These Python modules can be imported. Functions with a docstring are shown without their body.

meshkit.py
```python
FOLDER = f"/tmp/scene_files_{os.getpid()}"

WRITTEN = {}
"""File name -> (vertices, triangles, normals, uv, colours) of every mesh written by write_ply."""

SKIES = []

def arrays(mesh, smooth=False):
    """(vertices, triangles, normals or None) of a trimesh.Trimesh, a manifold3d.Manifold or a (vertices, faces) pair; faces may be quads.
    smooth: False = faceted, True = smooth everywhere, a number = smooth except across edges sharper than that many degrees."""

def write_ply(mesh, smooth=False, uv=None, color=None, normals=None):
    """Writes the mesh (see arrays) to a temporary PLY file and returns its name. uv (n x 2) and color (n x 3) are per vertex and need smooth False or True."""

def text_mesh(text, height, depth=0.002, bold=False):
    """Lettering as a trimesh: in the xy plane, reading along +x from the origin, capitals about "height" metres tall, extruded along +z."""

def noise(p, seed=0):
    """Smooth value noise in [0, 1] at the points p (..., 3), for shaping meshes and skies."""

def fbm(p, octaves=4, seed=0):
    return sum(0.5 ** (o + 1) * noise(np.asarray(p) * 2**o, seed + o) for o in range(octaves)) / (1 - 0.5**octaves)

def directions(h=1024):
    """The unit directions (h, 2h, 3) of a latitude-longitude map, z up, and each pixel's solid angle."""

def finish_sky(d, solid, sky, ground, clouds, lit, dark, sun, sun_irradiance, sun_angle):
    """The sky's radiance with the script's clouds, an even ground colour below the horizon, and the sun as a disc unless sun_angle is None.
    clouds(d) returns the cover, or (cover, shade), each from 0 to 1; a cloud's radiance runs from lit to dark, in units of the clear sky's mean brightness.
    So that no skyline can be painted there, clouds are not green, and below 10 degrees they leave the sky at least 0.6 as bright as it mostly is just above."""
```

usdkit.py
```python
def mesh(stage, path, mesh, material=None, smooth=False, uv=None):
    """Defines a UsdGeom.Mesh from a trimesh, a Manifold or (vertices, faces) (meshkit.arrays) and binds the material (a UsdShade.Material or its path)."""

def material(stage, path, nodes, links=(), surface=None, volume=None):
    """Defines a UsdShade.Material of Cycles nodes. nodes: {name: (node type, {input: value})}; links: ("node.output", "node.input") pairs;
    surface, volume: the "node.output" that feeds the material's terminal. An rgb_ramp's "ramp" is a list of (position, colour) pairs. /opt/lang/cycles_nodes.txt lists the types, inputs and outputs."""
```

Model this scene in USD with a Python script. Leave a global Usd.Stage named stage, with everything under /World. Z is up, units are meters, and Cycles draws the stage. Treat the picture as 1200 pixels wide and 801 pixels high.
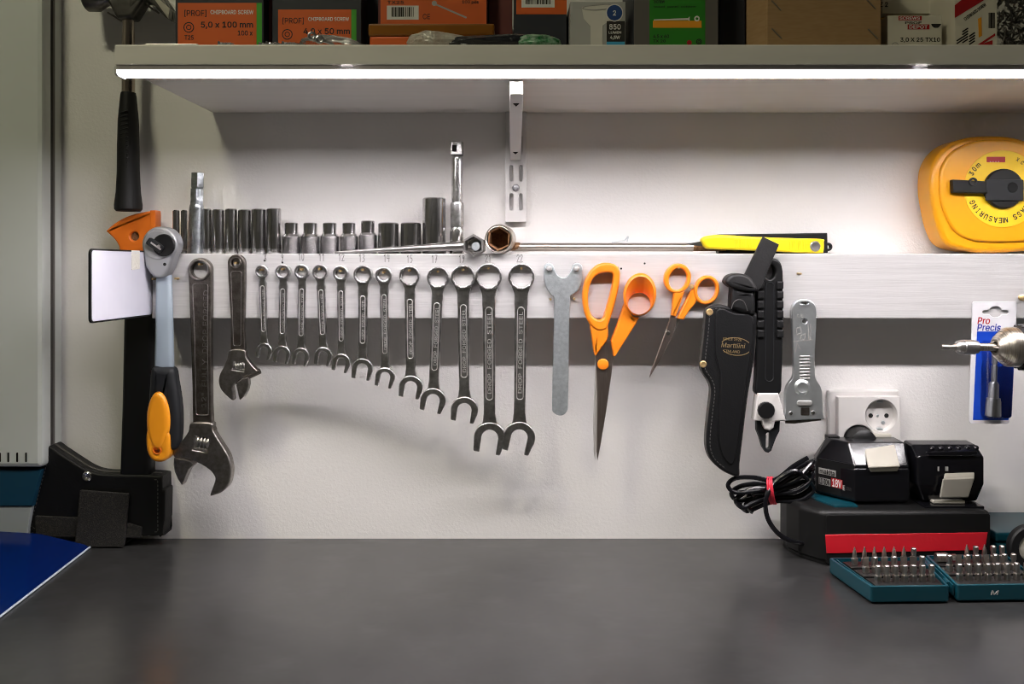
import math, random
import numpy as np, trimesh, shapely, mapbox_earcut
import manifold3d as m3
from shapely import affinity
from shapely.geometry import Polygon, Point, LineString, box as sbox
from shapely.ops import unary_union
from pxr import Usd, UsdGeom, UsdShade, Gf, Sdf
import usdkit, meshkit

random.seed(7)
stage = Usd.Stage.CreateInMemory()
UsdGeom.SetStageUpAxis(stage, 'Z')
UsdGeom.Xform.Define(stage, '/World')
UsdGeom.Scope.Define(stage, '/World/Looks')

# ------------------------------------------------------------------ camera, light, exposure
CAM_D, FPX, CX, HZ = 1.09, 1040.0, 600.0, 302.0        # camera stands 1.09 m from the wall (y = 0), lens axis level at z = 0
APER = 36.0
cam = UsdGeom.Camera.Define(stage, '/World/camera')
cam.AddTranslateOp().Set(Gf.Vec3d(0, -CAM_D, 0))
cam.AddRotateXOp().Set(90.0)
cam.CreateHorizontalApertureAttr(APER)
cam.CreateVerticalApertureAttr(APER * 801 / 1200)
cam.CreateFocalLengthAttr(FPX / 1200 * APER)
cam.CreateVerticalApertureOffsetAttr(-(400.5 - HZ) / 1200 * APER)   # shift lens: verticals stay upright
cam.CreateClippingRangeAttr(Gf.Vec2f(0.02, 100))
EXPOSURE = 0.62
cam.CreateExposureAttr(EXPOSURE)
LED_COLOUR, LED_STRENGTH = (1.0, 0.95, 0.965), 92.0
CEILING_COLOUR, CEILING_STRENGTH = (1.0, 0.955, 0.68), 50.0

Z_BENCH = -0.344
Z_LEDGE = 0.005
Y_RAIL = -0.054

# ------------------------------------------------------------------ materials
def mat(name, col, rough=0.5, metal=0.0, col2=None, vscale=40, vstretch=(1, 1, 1), vramp=(0.35, 0.65), bump=0.0, bscale=300, bstretch=(1, 1, 1),
        bdist=0.001, coat=0.0, coat_rough=0.1, rough2=None, emit=None, spec=0.5, trans=0.0, alpha=None, sheen=0.0, detail=4, facing=None):
    n = {'p': ('principled_bsdf', {'base_color': col, 'roughness': rough, 'metallic': metal, 'coat_weight': coat, 'coat_roughness': coat_rough,
                                   'specular_ior_level': spec, 'transmission_weight': trans, 'sheen_weight': sheen})}
    l = []
    if emit is not None:
        n['p'][1]['emission_color'] = emit[0]
        n['p'][1]['emission_strength'] = emit[1]
    if alpha is not None:
        n['p'][1]['alpha'] = alpha
    if col2 is not None or rough2 is not None or bump:
        n['tc'] = ('texture_coordinate', {})
    if col2 is not None or rough2 is not None:
        n['vm'] = ('mapping', {'scale': vstretch})
        n['vn'] = ('noise_texture', {'scale': float(vscale), 'detail': float(detail), 'roughness': 0.6})
        l += [('tc.object', 'vm.vector'), ('vm.vector', 'vn.vector')]
        if col2 is not None:
            n['vr'] = ('rgb_ramp', {'ramp': [(0, col), (vramp[0], col), (vramp[1], col2), (1, col2)]})
            l += [('vn.fac', 'vr.fac'), ('vr.color', 'p.base_color')]
        if rough2 is not None:
            n['rr'] = ('map_range', {'from_min': 0.3, 'from_max': 0.7, 'to_min': float(rough), 'to_max': float(rough2), 'clamp': True})
            l += [('vn.fac', 'rr.value'), ('rr.result', 'p.roughness')]
    if bump:
        n['bm'] = ('mapping', {'scale': bstretch})
        n['bn'] = ('noise_texture', {'scale': float(bscale), 'detail': 3.0, 'roughness': 0.6})
        n['b'] = ('bump', {'strength': float(bump), 'distance': float(bdist)})
        l += [('tc.object', 'bm.vector'), ('bm.vector', 'bn.vector'), ('bn.fac', 'b.height'), ('b.normal', 'p.normal')]
    return usdkit.material(stage, '/World/Looks/' + name, n, l, surface='p.BSDF')

def pane(name, tint=(1, 1, 1), gloss=0.05):
    return usdkit.material(stage, '/World/Looks/' + name, {'t': ('transparent_bsdf', {'color': tint}), 'g': ('glossy_bsdf', {'color': (1, 1, 1), 'roughness': gloss}),
        'f': ('fresnel', {'IOR': 1.45}), 'm': ('mix_closure', {})}, [('f.fac', 'm.fac'), ('t.BSDF', 'm.closure1'), ('g.BSDF', 'm.closure2')], surface='m.closure')

M = {}
M['wall'] = mat('wall_paint', (0.80, 0.775, 0.755), 0.55, bump=0.35, bscale=260, bdist=0.0012)
M['room'] = mat('room_paint', (0.30, 0.295, 0.28), 0.8)
M['floor'] = mat('floor_concrete', (0.16, 0.155, 0.15), 0.6, col2=(0.2, 0.195, 0.19))
M['rail'] = mat('rail_paint', (0.455, 0.443, 0.440), 0.42, col2=(0.51, 0.498, 0.494), vscale=9, vstretch=(1, 12, 22), bump=0.25, bscale=20, bstretch=(1, 10, 26), bdist=0.0008)
M['shelf'] = mat('shelf_board', (0.80, 0.775, 0.735), 0.45, col2=(0.84, 0.81, 0.775), vscale=6, vstretch=(1, 8, 8))
M['worktop'] = mat('worktop_laminate', (0.026, 0.0255, 0.026), 0.22, col2=(0.029, 0.0285, 0.0285), vscale=14, vstretch=(1, 1.6, 1), rough2=0.26, bump=0.08, bscale=900, bdist=0.0004, spec=1.0)
M['bench_leg'] = mat('bench_leg_steel', (0.3, 0.3, 0.3), 0.5, 0.3)
M['cabinet'] = mat('cabinet_enamel', (0.64, 0.665, 0.645), 0.28, coat=0.2)
M['cabinet_dark'] = mat('cabinet_seal', (0.10, 0.09, 0.085), 0.6)
M['slot'] = mat('slot_black', (0.004, 0.004, 0.004), 0.9)
M['diffuser'] = mat('lamp_diffuser', (0.9, 0.9, 0.9), 0.4, emit=(LED_COLOUR, LED_STRENGTH))
M['ceiling_diffuser'] = mat('ceiling_diffuser', (0.9, 0.9, 0.9), 0.4, emit=(CEILING_COLOUR, CEILING_STRENGTH))
M['aluminium'] = mat('anodised_aluminium', (0.62, 0.60, 0.60), 0.4, 1.0, col2=(0.70, 0.68, 0.68), vscale=20, vstretch=(0.2, 10, 10))
M['clear'] = pane('clear_plastic', (0.93, 0.93, 0.92), 0.12)
M['film'] = pane('film_plastic', (0.80, 0.80, 0.82), 0.22)
M['blister'] = pane('blister_plastic', (0.86, 0.88, 0.93), 0.08)
M['white_metal'] = mat('white_powder_coat', (0.66, 0.64, 0.63), 0.38)
M['chrome'] = mat('chrome', (0.60, 0.59, 0.585), 0.22, 1.0, rough2=0.31, vscale=60, bump=0.05, bscale=240, bdist=0.0006)
M['chrome_bright'] = mat('chrome_bright', (0.74, 0.73, 0.725), 0.14, 1.0, rough2=0.24, vscale=90)
M['letter_steel'] = mat('raised_letter_steel', (0.72, 0.705, 0.69), 0.52, 1.0)
M['socket_chrome'] = mat('socket_chrome', (0.50, 0.49, 0.49), 0.15, 1.0, rough2=0.20, vscale=60)
M['zinc_tube'] = mat('zinc_tube', (0.62, 0.66, 0.70), 0.24, 1.0, rough2=0.30, vscale=120)
M['knurl'] = mat('knurled_chrome', (0.32, 0.31, 0.31), 0.22, 1.0, bump=0.5, bscale=1400, bdist=0.0008)
M['satin_steel'] = mat('satin_steel', (0.42, 0.40, 0.39), 0.36, 1.0, col2=(0.52, 0.50, 0.49), vscale=70, bump=0.15, bscale=500, bdist=0.0005)
M['dark_steel'] = mat('dark_forged_steel', (0.125, 0.108, 0.094), 0.38, 1.0, col2=(0.20, 0.178, 0.16), vscale=110, bump=0.4, bscale=520, bdist=0.0006)
M['worn_steel'] = mat('worn_forged_steel', (0.23, 0.21, 0.195), 0.36, 1.0, col2=(0.35, 0.325, 0.305), vscale=150, bump=0.4, bscale=560, bdist=0.0006)
M['galvanised'] = mat('galvanised_steel', (0.50, 0.54, 0.56), 0.42, 0.85, col2=(0.62, 0.66, 0.68), vscale=220, bump=0.3, bscale=700, bdist=0.0005)
M['zinc_sheet'] = mat('bright_zinc_sheet', (0.66, 0.69, 0.70), 0.34, 0.9, col2=(0.74, 0.77, 0.78), vscale=60, bump=0.12, bscale=220, bdist=0.0008)
M['pipe_steel'] = mat('nickel_pipe', (0.52, 0.46, 0.40), 0.3, 1.0, col2=(0.60, 0.54, 0.48), vscale=40, vstretch=(0.3, 4, 4))
M['rust'] = mat('rusty_steel', (0.16, 0.07, 0.03), 0.75, 0.4, col2=(0.30, 0.17, 0.08), vscale=240, bump=0.5, bscale=600)
M['brass_screw'] = mat('yellow_passivated_screw', (0.50, 0.34, 0.14), 0.45, 0.75, col2=(0.62, 0.46, 0.24), vscale=500)
M['steel_screw'] = mat('zinc_screw', (0.55, 0.55, 0.58), 0.3, 1.0)
M['blade'] = mat('scissor_blade', (0.40, 0.325, 0.29), 0.34, 1.0, col2=(0.48, 0.40, 0.36), vscale=40, vstretch=(8, 1, 1))
M['ground_edge'] = mat('bright_ground_edge', (0.66, 0.63, 0.60), 0.5, 0.7)
M['blade_edge'] = mat('ground_blade_edge', (0.62, 0.60, 0.58), 0.3, 1.0)
M['orange'] = mat('orange_plastic', (0.85, 0.235, 0.012), 0.36, coat=0.15)
M['axe_orange'] = mat('axe_orange_plastic', (0.72, 0.16, 0.012), 0.4)
M['black_rubber'] = mat('black_rubber', (0.0065, 0.0065, 0.007), 0.55, spec=0.32, bump=0.15, bscale=900)
M['black_plastic'] = mat('black_plastic', (0.0065, 0.0065, 0.007), 0.40, spec=0.35)
M['gloss_black'] = mat('gloss_black_plastic', (0.0045, 0.0045, 0.006), 0.18, bump=0.12, bscale=160, bdist=0.0006)
M['charger_black'] = mat('charger_black', (0.0055, 0.0055, 0.0056), 0.46, spec=0.34, bump=0.2, bscale=1500, bdist=0.0003)
M['leather'] = mat('black_leather', (0.0050, 0.0050, 0.0056), 0.50, spec=0.32, bump=0.35, bscale=420, bdist=0.0007)
M['leather_strap'] = mat('worn_black_leather', (0.015, 0.0145, 0.015), 0.5, spec=0.35, bump=0.3, bscale=380, bdist=0.0006)
M['leather_edge'] = mat('leather_edge', (0.06, 0.055, 0.05), 0.6)
M['webbing'] = mat('black_webbing', (0.012, 0.011, 0.011), 0.75, col2=(0.032, 0.027, 0.023), vscale=420, vramp=(0.5, 0.62), bump=0.8, bscale=700, bdist=0.001)
M['stitch'] = mat('dark_stitching', (0.07, 0.068, 0.065), 0.8)
M['gold'] = mat('gold_stamp', (0.40, 0.29, 0.14), 0.4, 0.6)
M['grip_grey'] = mat('dark_grey_grip', (0.012, 0.013, 0.015), 0.5, spec=0.35)
M['grip_yellow'] = mat('amber_plastic', (0.82, 0.30, 0.012), 0.35, coat=0.2)
M['ratchet_grey'] = mat('ratchet_grey_paint', (0.33, 0.335, 0.35), 0.34, 0.4)
M['shaft_blue'] = mat('blue_grey_plastic_sleeve', (0.30, 0.355, 0.41), 0.22, coat=0.4)
M['yellow'] = mat('yellow_plastic', (0.86, 0.66, 0.012), 0.35)
M['tape_orange'] = mat('tape_case_yellow', (0.87, 0.375, 0.006), 0.34, coat=0.15)
M['tape_yellow'] = mat('tape_label_yellow', (0.90, 0.58, 0.012), 0.45)
M['red_print'] = mat('red_print', (0.36, 0.008, 0.012), 0.5)
M['red_tape'] = mat('red_tape', (0.60, 0.012, 0.024), 0.4, bump=0.1, bscale=300)
M['red_tie'] = mat('red_wire_tie', (0.70, 0.03, 0.06), 0.5)
M['ink'] = mat('black_ink', (0.012, 0.010, 0.010), 0.7)
M['pencil'] = mat('pencil_graphite', (0.17, 0.16, 0.155), 0.6)
M['white_print'] = mat('white_print', (0.70, 0.69, 0.67), 0.5)
M['grey_print'] = mat('grey_print', (0.36, 0.35, 0.34), 0.5)
M['white_plastic'] = mat('white_plastic', (0.63, 0.605, 0.59), 0.3)
M['cream_plastic'] = mat('cream_plastic', (0.44, 0.415, 0.36), 0.4)
M['teal'] = mat('teal_plastic', (0.003, 0.048, 0.068), 0.32, coat=0.1)
M['blue_card'] = mat('blue_print', (0.008, 0.055, 0.46), 0.32)
M['blue_text'] = mat('navy_print', (0.02, 0.03, 0.28), 0.4)
M['pack_card'] = mat('pack_card', (0.66, 0.65, 0.67), 0.35)
M['blue_sheet'] = mat('glossy_blue_sheet', (0.0008, 0.010, 0.085), 0.14, spec=0.4)
M['sheet_edge'] = mat('white_sheet_edge', (0.5, 0.56, 0.64), 0.5)
M['blue_lid'] = mat('blue_lid', (0.010, 0.055, 0.10), 0.25)
M['tub'] = mat('pale_tub_plastic', (0.34, 0.37, 0.38), 0.35)
M['lilac'] = mat('lilac_white_sheet', (0.62, 0.61, 0.70), 0.22, col2=(0.66, 0.65, 0.73), vscale=14, bump=0.08, bscale=30)
M['tape_white'] = mat('crinkled_white_tape', (0.74, 0.71, 0.64), 0.3, bump=0.6, bscale=260, bdist=0.002)
M['box_orange'] = mat('orange_carton', (0.62, 0.105, 0.010), 0.5)
M['box_navy'] = mat('navy_carton', (0.016, 0.018, 0.028), 0.5)
M['box_green'] = mat('green_carton', (0.02, 0.20, 0.012), 0.5)
M['box_red_side'] = mat('dark_red_carton', (0.12, 0.022, 0.018), 0.55)
M['cardboard'] = mat('cardboard', (0.31, 0.185, 0.085), 0.8, col2=(0.35, 0.215, 0.105), vscale=60, vstretch=(1, 1, 5))
M['staple'] = mat('staple_steel', (0.25, 0.22, 0.18), 0.5, 0.8)
M['carton_white'] = mat('white_carton', (0.62, 0.58, 0.50), 0.55)
M['carton_yellow'] = mat('yellow_carton', (0.55, 0.38, 0.03), 0.55)
M['lamp_box'] = mat('grey_lamp_carton', (0.40, 0.40, 0.40), 0.45)
M['bulb_print'] = mat('bulb_print', (0.62, 0.60, 0.56), 0.5)
M['badge_blue'] = mat('badge_blue', (0.012, 0.05, 0.20), 0.5)
M['sky_blue'] = mat('light_blue_print', (0.05, 0.35, 0.60), 0.5)
M['print_orange'] = mat('orange_print', (0.80, 0.32, 0.015), 0.5)
M['print_green'] = mat('green_print', (0.05, 0.34, 0.02), 0.5)
M['tub_orange'] = mat('orange_translucent_tub', (0.24, 0.085, 0.006), 0.3)
M['bag_black'] = mat('black_bag_film', (0.012, 0.013, 0.018), 0.25, bump=0.6, bscale=130, bdist=0.003)
M['bag_green'] = mat('green_bag_film', (0.015, 0.16, 0.05), 0.25, col2=(0.25, 0.38, 0.28), vscale=190, bump=0.6, bscale=130, bdist=0.003)
M['bag_pale'] = mat('pale_bag_film', (0.32, 0.25, 0.21), 0.3, col2=(0.45, 0.43, 0.38), vscale=70, bump=0.6, bscale=110, bdist=0.003)
M['copper_shaft'] = mat('hammer_shaft_chrome', (0.55, 0.47, 0.40), 0.16, 1.0)
M['hammer_steel'] = mat('hammer_head_steel', (0.10, 0.095, 0.09), 0.36, 1.0, col2=(0.17, 0.16, 0.15), vscale=60)
M['claw_edge'] = mat('ground_claw_steel', (0.62, 0.58, 0.50), 0.35, 1.0)
M['bit_steel'] = mat('bit_steel', (0.62, 0.57, 0.52), 0.32, 1.0)
M['tray_black'] = mat('bit_rack_black', (0.010, 0.009, 0.009), 0.4)
M['drill_nickel'] = mat('brushed_nickel', (0.58, 0.53, 0.46), 0.26, 1.0, rough2=0.38, vscale=60, vstretch=(20, 1, 1))

# ------------------------------------------------------------------ geometry helpers
def sc(y):                       # metres per photo pixel on the plane at depth y
    return (CAM_D + y) / FPX

def P(px, py, y):
    return np.array([(px - CX) * sc(y), y, (HZ - py) * sc(y)])

def W(poly, y):                  # polygon in photo pixels -> polygon in metres (x, z) on the plane at depth y
    s = sc(y)
    return affinity.affine_transform(poly, [s, 0, 0, -s, -CX * s, HZ * s])

def poly(pts, r=0.0):
    p = Polygon(pts)
    if not p.is_valid:
        p = p.buffer(0)
    return rnd(p, r) if r else p

def rnd(p, r, q=4):
    return p.buffer(-r, quad_segs=q).buffer(2 * r, quad_segs=q).buffer(-r, quad_segs=q)

def spline(pts, n=8, closed=True):
    pts = np.asarray(pts, float)
    k = len(pts)
    out = []
    rng = range(k) if closed else range(k - 1)
    for i in rng:
        if closed:
            p0, p1, p2, p3 = pts[(i - 1) % k], pts[i], pts[(i + 1) % k], pts[(i + 2) % k]
        else:
            p0, p1, p2, p3 = pts[max(i - 1, 0)], pts[i], pts[i + 1], pts[min(i + 2, k - 1)]
        for t in np.arange(n) / n:
            out.append(0.5 * ((2 * p1) + (p2 - p0) * t + (2 * p0 - 5 * p1 + 4 * p2 - p3) * t * t + (3 * p1 - p0 - 3 * p2 + p3) * t ** 3))
    if not closed:
        out.append(pts[-1])
    return np.array(out)

def ell(cx, cy, rx, ry, rot=0, n=40):
    a = np.linspace(0, 2 * np.pi, n, endpoint=False)
    return affinity.rotate(Polygon(np.c_[cx + rx * np.cos(a), cy + ry * np.sin(a)]), rot, origin=(cx, cy))

def stadium(x0, y0, x1, y1, r, q=6):
    return LineString([(x0, y0), (x1, y1)]).buffer(r, quad_segs=q)

def _rings(pg):
    pg = shapely.geometry.polygon.orient(pg, 1.0)
    out = []
    for ring in [pg.exterior, *pg.interiors]:
        c = np.array(ring.coords)[:-1]
        keep = np.linalg.norm(c - np.roll(c, 1, 0), axis=1) > 1e-7
        c = c[keep]
        if len(c) >= 3:
            out.append(c)
    return out

def _inset(c, d):
    a, b = c - np.roll(c, 1, 0), np.roll(c, -1, 0) - c
    na = np.c_[-a[:, 1], a[:, 0]] / np.linalg.norm(a, axis=1)[:, None]
    nb = np.c_[-b[:, 1], b[:, 0]] / np.linalg.norm(b, axis=1)[:, None]
    n = na + nb
    l = np.maximum((n * n).sum(1), 0.5)
    return c + n * (2 * d / l)[:, None]

def _fits(pg, b):
    """The largest bevel up to b that leaves the face of the polygon whole."""
    k = len(pg.interiors)
    for _ in range(24):
        if b < 1e-6:
            return 0.0
        q = pg.buffer(-b * 1.04, join_style='mitre')
        if not q.is_empty and q.geom_type == 'Polygon' and len(q.interiors) == k:
            return b
        b *= 0.86
    return 0.0

def slab(pg, yf, yb, b=0.0, seg=2, b2=None):
    """Extrudes a polygon in (x, z) from its front (y = yf, towards the camera) to yb, with rounded front edges b and back edges b2."""
    if hasattr(pg, 'geoms'):
        return cat([slab(g, yf, yb, b, seg, b2) for g in pg.geoms if g.area > 1e-9])
    b2 = min(b, 0.0004) if b2 is None else b2
    b = _fits(pg, min(b, (yb - yf) * 0.6))
    b2 = _fits(pg, min(b2, (yb - yf) * 0.35))
    lev = []
    if b > 0:
        for i in range(seg + 1):
            t = i / seg * math.pi / 2
            lev.append((b * (1 - math.sin(t)), yf + b * (1 - math.cos(t))))
    else:
        lev.append((0, yf))
    if b2 > 0:
        lev += [(0, yb - b2), (b2, yb)]
    else:
        lev.append((0, yb))
    rings = _rings(pg)
    V, F, base = [], [], 0
    for li, (d, y) in enumerate(lev):
        for c in rings:
            q = _inset(c, d) if d else c
            V.append(np.c_[q[:, 0], np.full(len(q), y), q[:, 1]])
    N = sum(len(c) for c in rings)
    for li in range(len(lev) - 1):
        o = 0
        for c in rings:
            n = len(c)
            i = np.arange(n); j = (i + 1) % n
            fa, fb, ba, bb = li * N + o + i, li * N + o + j, (li + 1) * N + o + i, (li + 1) * N + o + j
            F.append(np.c_[fa, ba, bb]); F.append(np.c_[fa, bb, fb])
            o += n
    V = np.vstack(V)
    ends = np.cumsum([len(c) for c in rings]).astype(np.uint32)
    top = mapbox_earcut.triangulate_float64(V[:N][:, [0, 2]], ends).reshape(-1, 3).astype(int)
    v2 = V[top][:, :, [0, 2]]
    area = np.cross(v2[:, 1] - v2[:, 0], v2[:, 2] - v2[:, 0])
    top[area < 0] = top[area < 0][:, ::-1]
    F.append(top)
    k = (len(lev) - 1) * N
    bot = mapbox_earcut.triangulate_float64(V[k:][:, [0, 2]], ends).reshape(-1, 3).astype(int)
    v2 = V[k:][bot][:, :, [0, 2]]
    area = np.cross(v2[:, 1] - v2[:, 0], v2[:, 2] - v2[:, 0])
    bot[area > 0] = bot[area > 0][:, ::-1]
    F.append(bot + k)
    return trimesh.Trimesh(V, np.vstack(F), process=False)

def remap(m, A):
    m = m.copy()
    m.vertices = m.vertices @ np.array(A, float).T
    return m

def slab_z(pg, z0, z1, b=0.0, seg=2, b2=None):      # polygon in (x, y), top at z1
    return remap(slab(pg, -z1, -z0, b, seg, b2), [[1, 0, 0], [0, 0, 1], [0, -1, 0]])

def slab_x(pg, x0, x1, b=0.0, seg=2, b2=None):      # polygon in (y, z), front facing +x at x1
    return remap(slab(pg, -x1, -x0, b, seg, b2), [[0, -1, 0], [1, 0, 0], [0, 0, 1]])

def cat(ms):
    ms = [m for m in ms if m is not None and len(m.faces)]
    return trimesh.util.concatenate(ms) if len(ms) > 1 else ms[0]

def rbox(x0, x1, y0, y1, z0, z1, r=0.001, b=None):  # y0 = front
    p = sbox(x0, z0, x1, z1)
    if r:
        p = p.buffer(-r).buffer(r, quad_segs=3)
    return slab(p, y0, y1, r if b is None else b, 2, r if b is None else b)

def pbox(px0, py0, px1, py1, yf, yb, r=0.0008, b=None):   # box whose front face covers these photo pixels
    s = sc(yf)
    return rbox((px0 - CX) * s, (px1 - CX) * s, yf, yb, (HZ - py1) * s, (HZ - py0) * s, r, b)

def pslab(pts, yf, th, b=0.0, r=0.0, seg=2, holes=(), ref=None):
    p = pts if isinstance(pts, Polygon) or hasattr(pts, 'geoms') else poly(pts)
    if r:
        p = rnd(p, r)
    for h in holes:
        p = p.difference(h)
    return slab(W(p, yf if ref is None else ref), yf, yf + th, b, seg)

def lathe(prof, n=32, axis='z', c=(0, 0, 0), a0=0.0):
    """Turns a profile of (radius, height) points; height runs along the axis from c. Radius 0 closes an end."""
    prof = np.asarray(prof, float)
    a = np.linspace(0, 2 * np.pi, n, endpoint=False) + a0
    V, F, rows = [], [], []
    for r, h in prof:
        if r < 1e-9:
            rows.append([len(V)]); V.append((0, 0, h))
        else:
            rows.append(list(range(len(V), len(V) + n)))
            V += [(r * math.cos(t), r * math.sin(t), h) for t in a]
    for p, q in zip(rows[:-1], rows[1:]):
        if len(p) == 1 and len(q) == 1:
            continue
        for i in range(n):
            j = (i + 1) % n
            if len(p) == 1:
                F.append((p[0], q[j], q[i]))
            elif len(q) == 1:
                F.append((p[i], p[j], q[0]))
            else:
                F.append((p[i], p[j], q[j])); F.append((p[i], q[j], q[i]))
    V = np.array(V, float)
    if not isinstance(axis, str):
        d = np.asarray(axis, float); d /= np.linalg.norm(d)
        up = np.array([0, 0, 1.0]) if abs(d[2]) < 0.9 else np.array([1.0, 0, 0])
        u = np.cross(up, d); u /= np.linalg.norm(u); w = np.cross(d, u)
        V = V[:, :1] * u + V[:, 1:2] * w + V[:, 2:] * d
    elif axis == 'y-':        # height towards the camera
        V = np.c_[V[:, 0], -V[:, 2], V[:, 1]]
    elif axis == 'x-':      # height towards -x
        V = np.c_[-V[:, 2], V[:, 1], V[:, 0]]
    elif axis == 'x':
        V = np.c_[V[:, 2], V[:, 0], V[:, 1]]
    m = trimesh.Trimesh(V + np.array(c), np.array(F), process=False)
    if m.volume < 0:
        m.invert()
    return m

def tube(pts, r, n=10, caps=True, closed=False):
    pts = np.asarray(pts, float)
    k = len(pts)
    r = np.broadcast_to(np.asarray(r, float), (k,))
    t = np.gradient(pts, axis=0) if not closed else np.roll(pts, -1, 0) - np.roll(pts, 1, 0)
    t /= np.linalg.norm(t, axis=1)[:, None]
    u = np.cross(t[0], [0.3, 0.9, 0.2]); u /= np.linalg.norm(u)
    V = []
    a = np.linspace(0, 2 * np.pi, n, endpoint=False)
    for i in range(k):
        u = u - t[i] * (u @ t[i]); u /= np.linalg.norm(u)
        w = np.cross(t[i], u)
        V.append(pts[i] + r[i] * (np.cos(a)[:, None] * u + np.sin(a)[:, None] * w))
    V = np.vstack(V)
    F = []
    for i in range(k if closed else k - 1):
        j = (i + 1) % k
        for q in range(n):
            p = (q + 1) % n
            F += [(i * n + q, i * n + p, j * n + p), (i * n + q, j * n + p, j * n + q)]
    if caps and not closed:
        for i in range(1, n - 1):
            F.append((0, i + 1, i)); o = (k - 1) * n; F.append((o, o + i, o + i + 1))
    m = trimesh.Trimesh(V, np.array(F), process=False)
    return m

def hull(pts):
    return trimesh.convex.convex_hull(np.asarray(pts, float))

def rhull(pts, r, n=12):
    """Hull of small balls: a solid with rounded edges."""
    s = m3.Manifold.sphere(r, n)
    return trimesh.Trimesh(*(lambda q: (q.vert_properties[:, :3], q.tri_verts))(m3.Manifold.batch_hull([s.translate(tuple(map(float, p))) for p in pts]).to_mesh()), process=False)

def mani(m):
    m = trimesh.Trimesh(m.vertices, m.faces, process=True)
    return m3.Manifold(m3.Mesh(np.asarray(m.vertices, np.float32), np.asarray(m.faces, np.uint32)))

def cut(m, *tools):
    a = mani(m)
    for t in tools:
        a = a - mani(t)
    q = a.to_mesh()
    return trimesh.Trimesh(q.vert_properties[:, :3], q.tri_verts, process=False)

_text = {}
def text_px(s, x, y_base, cap, y, width=None, rot=0.0, depth=0.0003, bold=False, shear=0.0):
    """Flat lettering on the plane at depth y; x, y_base = left end of the baseline in photo pixels; rot turns it counter-clockwise as seen."""
    key = (s, bold)
    if key not in _text:
        _text[key] = meshkit.text_mesh(s, 1.0, 1.0, bold)
    m = _text[key].copy()
    v = np.array(m.vertices)
    k = sc(y)
    w = v[:, 0].max()
    fx = cap * k if width is None else width * k / w
    a = math.radians(rot)
    X, Z = v[:, 0] * fx + shear * v[:, 1] * cap * k, v[:, 1] * cap * k
    o = P(x, y_base, y)
    m.vertices = np.c_[o[0] + X * math.cos(a) - Z * math.sin(a), o[1] - v[:, 2] * depth, o[2] + X * math.sin(a) + Z * math.cos(a)]
    return m

def strokes_px(lines, r, y, depth=0.0002):
    g = unary_union([LineString(l).buffer(r, quad_segs=2) for l in lines])
    return slab(W(g, y), y - depth, y, 0)

def bars_px(x0, y0, x1, y1, y, seed, n=14):
    rr = random.Random(seed)
    ms, x, k = [], x0, (x1 - x0) / n
    for i in range(n):
        w = k * rr.choice((0.3, 0.5, 0.75))
        ms.append(slab(W(sbox(x, y0, x + w, y1), y), y - 0.0003, y, 0))
        x += k
    return cat(ms)

# ------------------------------------------------------------------ things and parts
used = {}
def numbered(base, name):
    k = used.get((base, name), 0)
    used[(base, name)] = k + 1
    return f'{base}/{name}' + (f'_{k:03d}' if k else '')

def keys(p, **kw):
    for k, v in kw.items():
        if v:
            p.SetCustomDataByKey(k, v)

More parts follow.
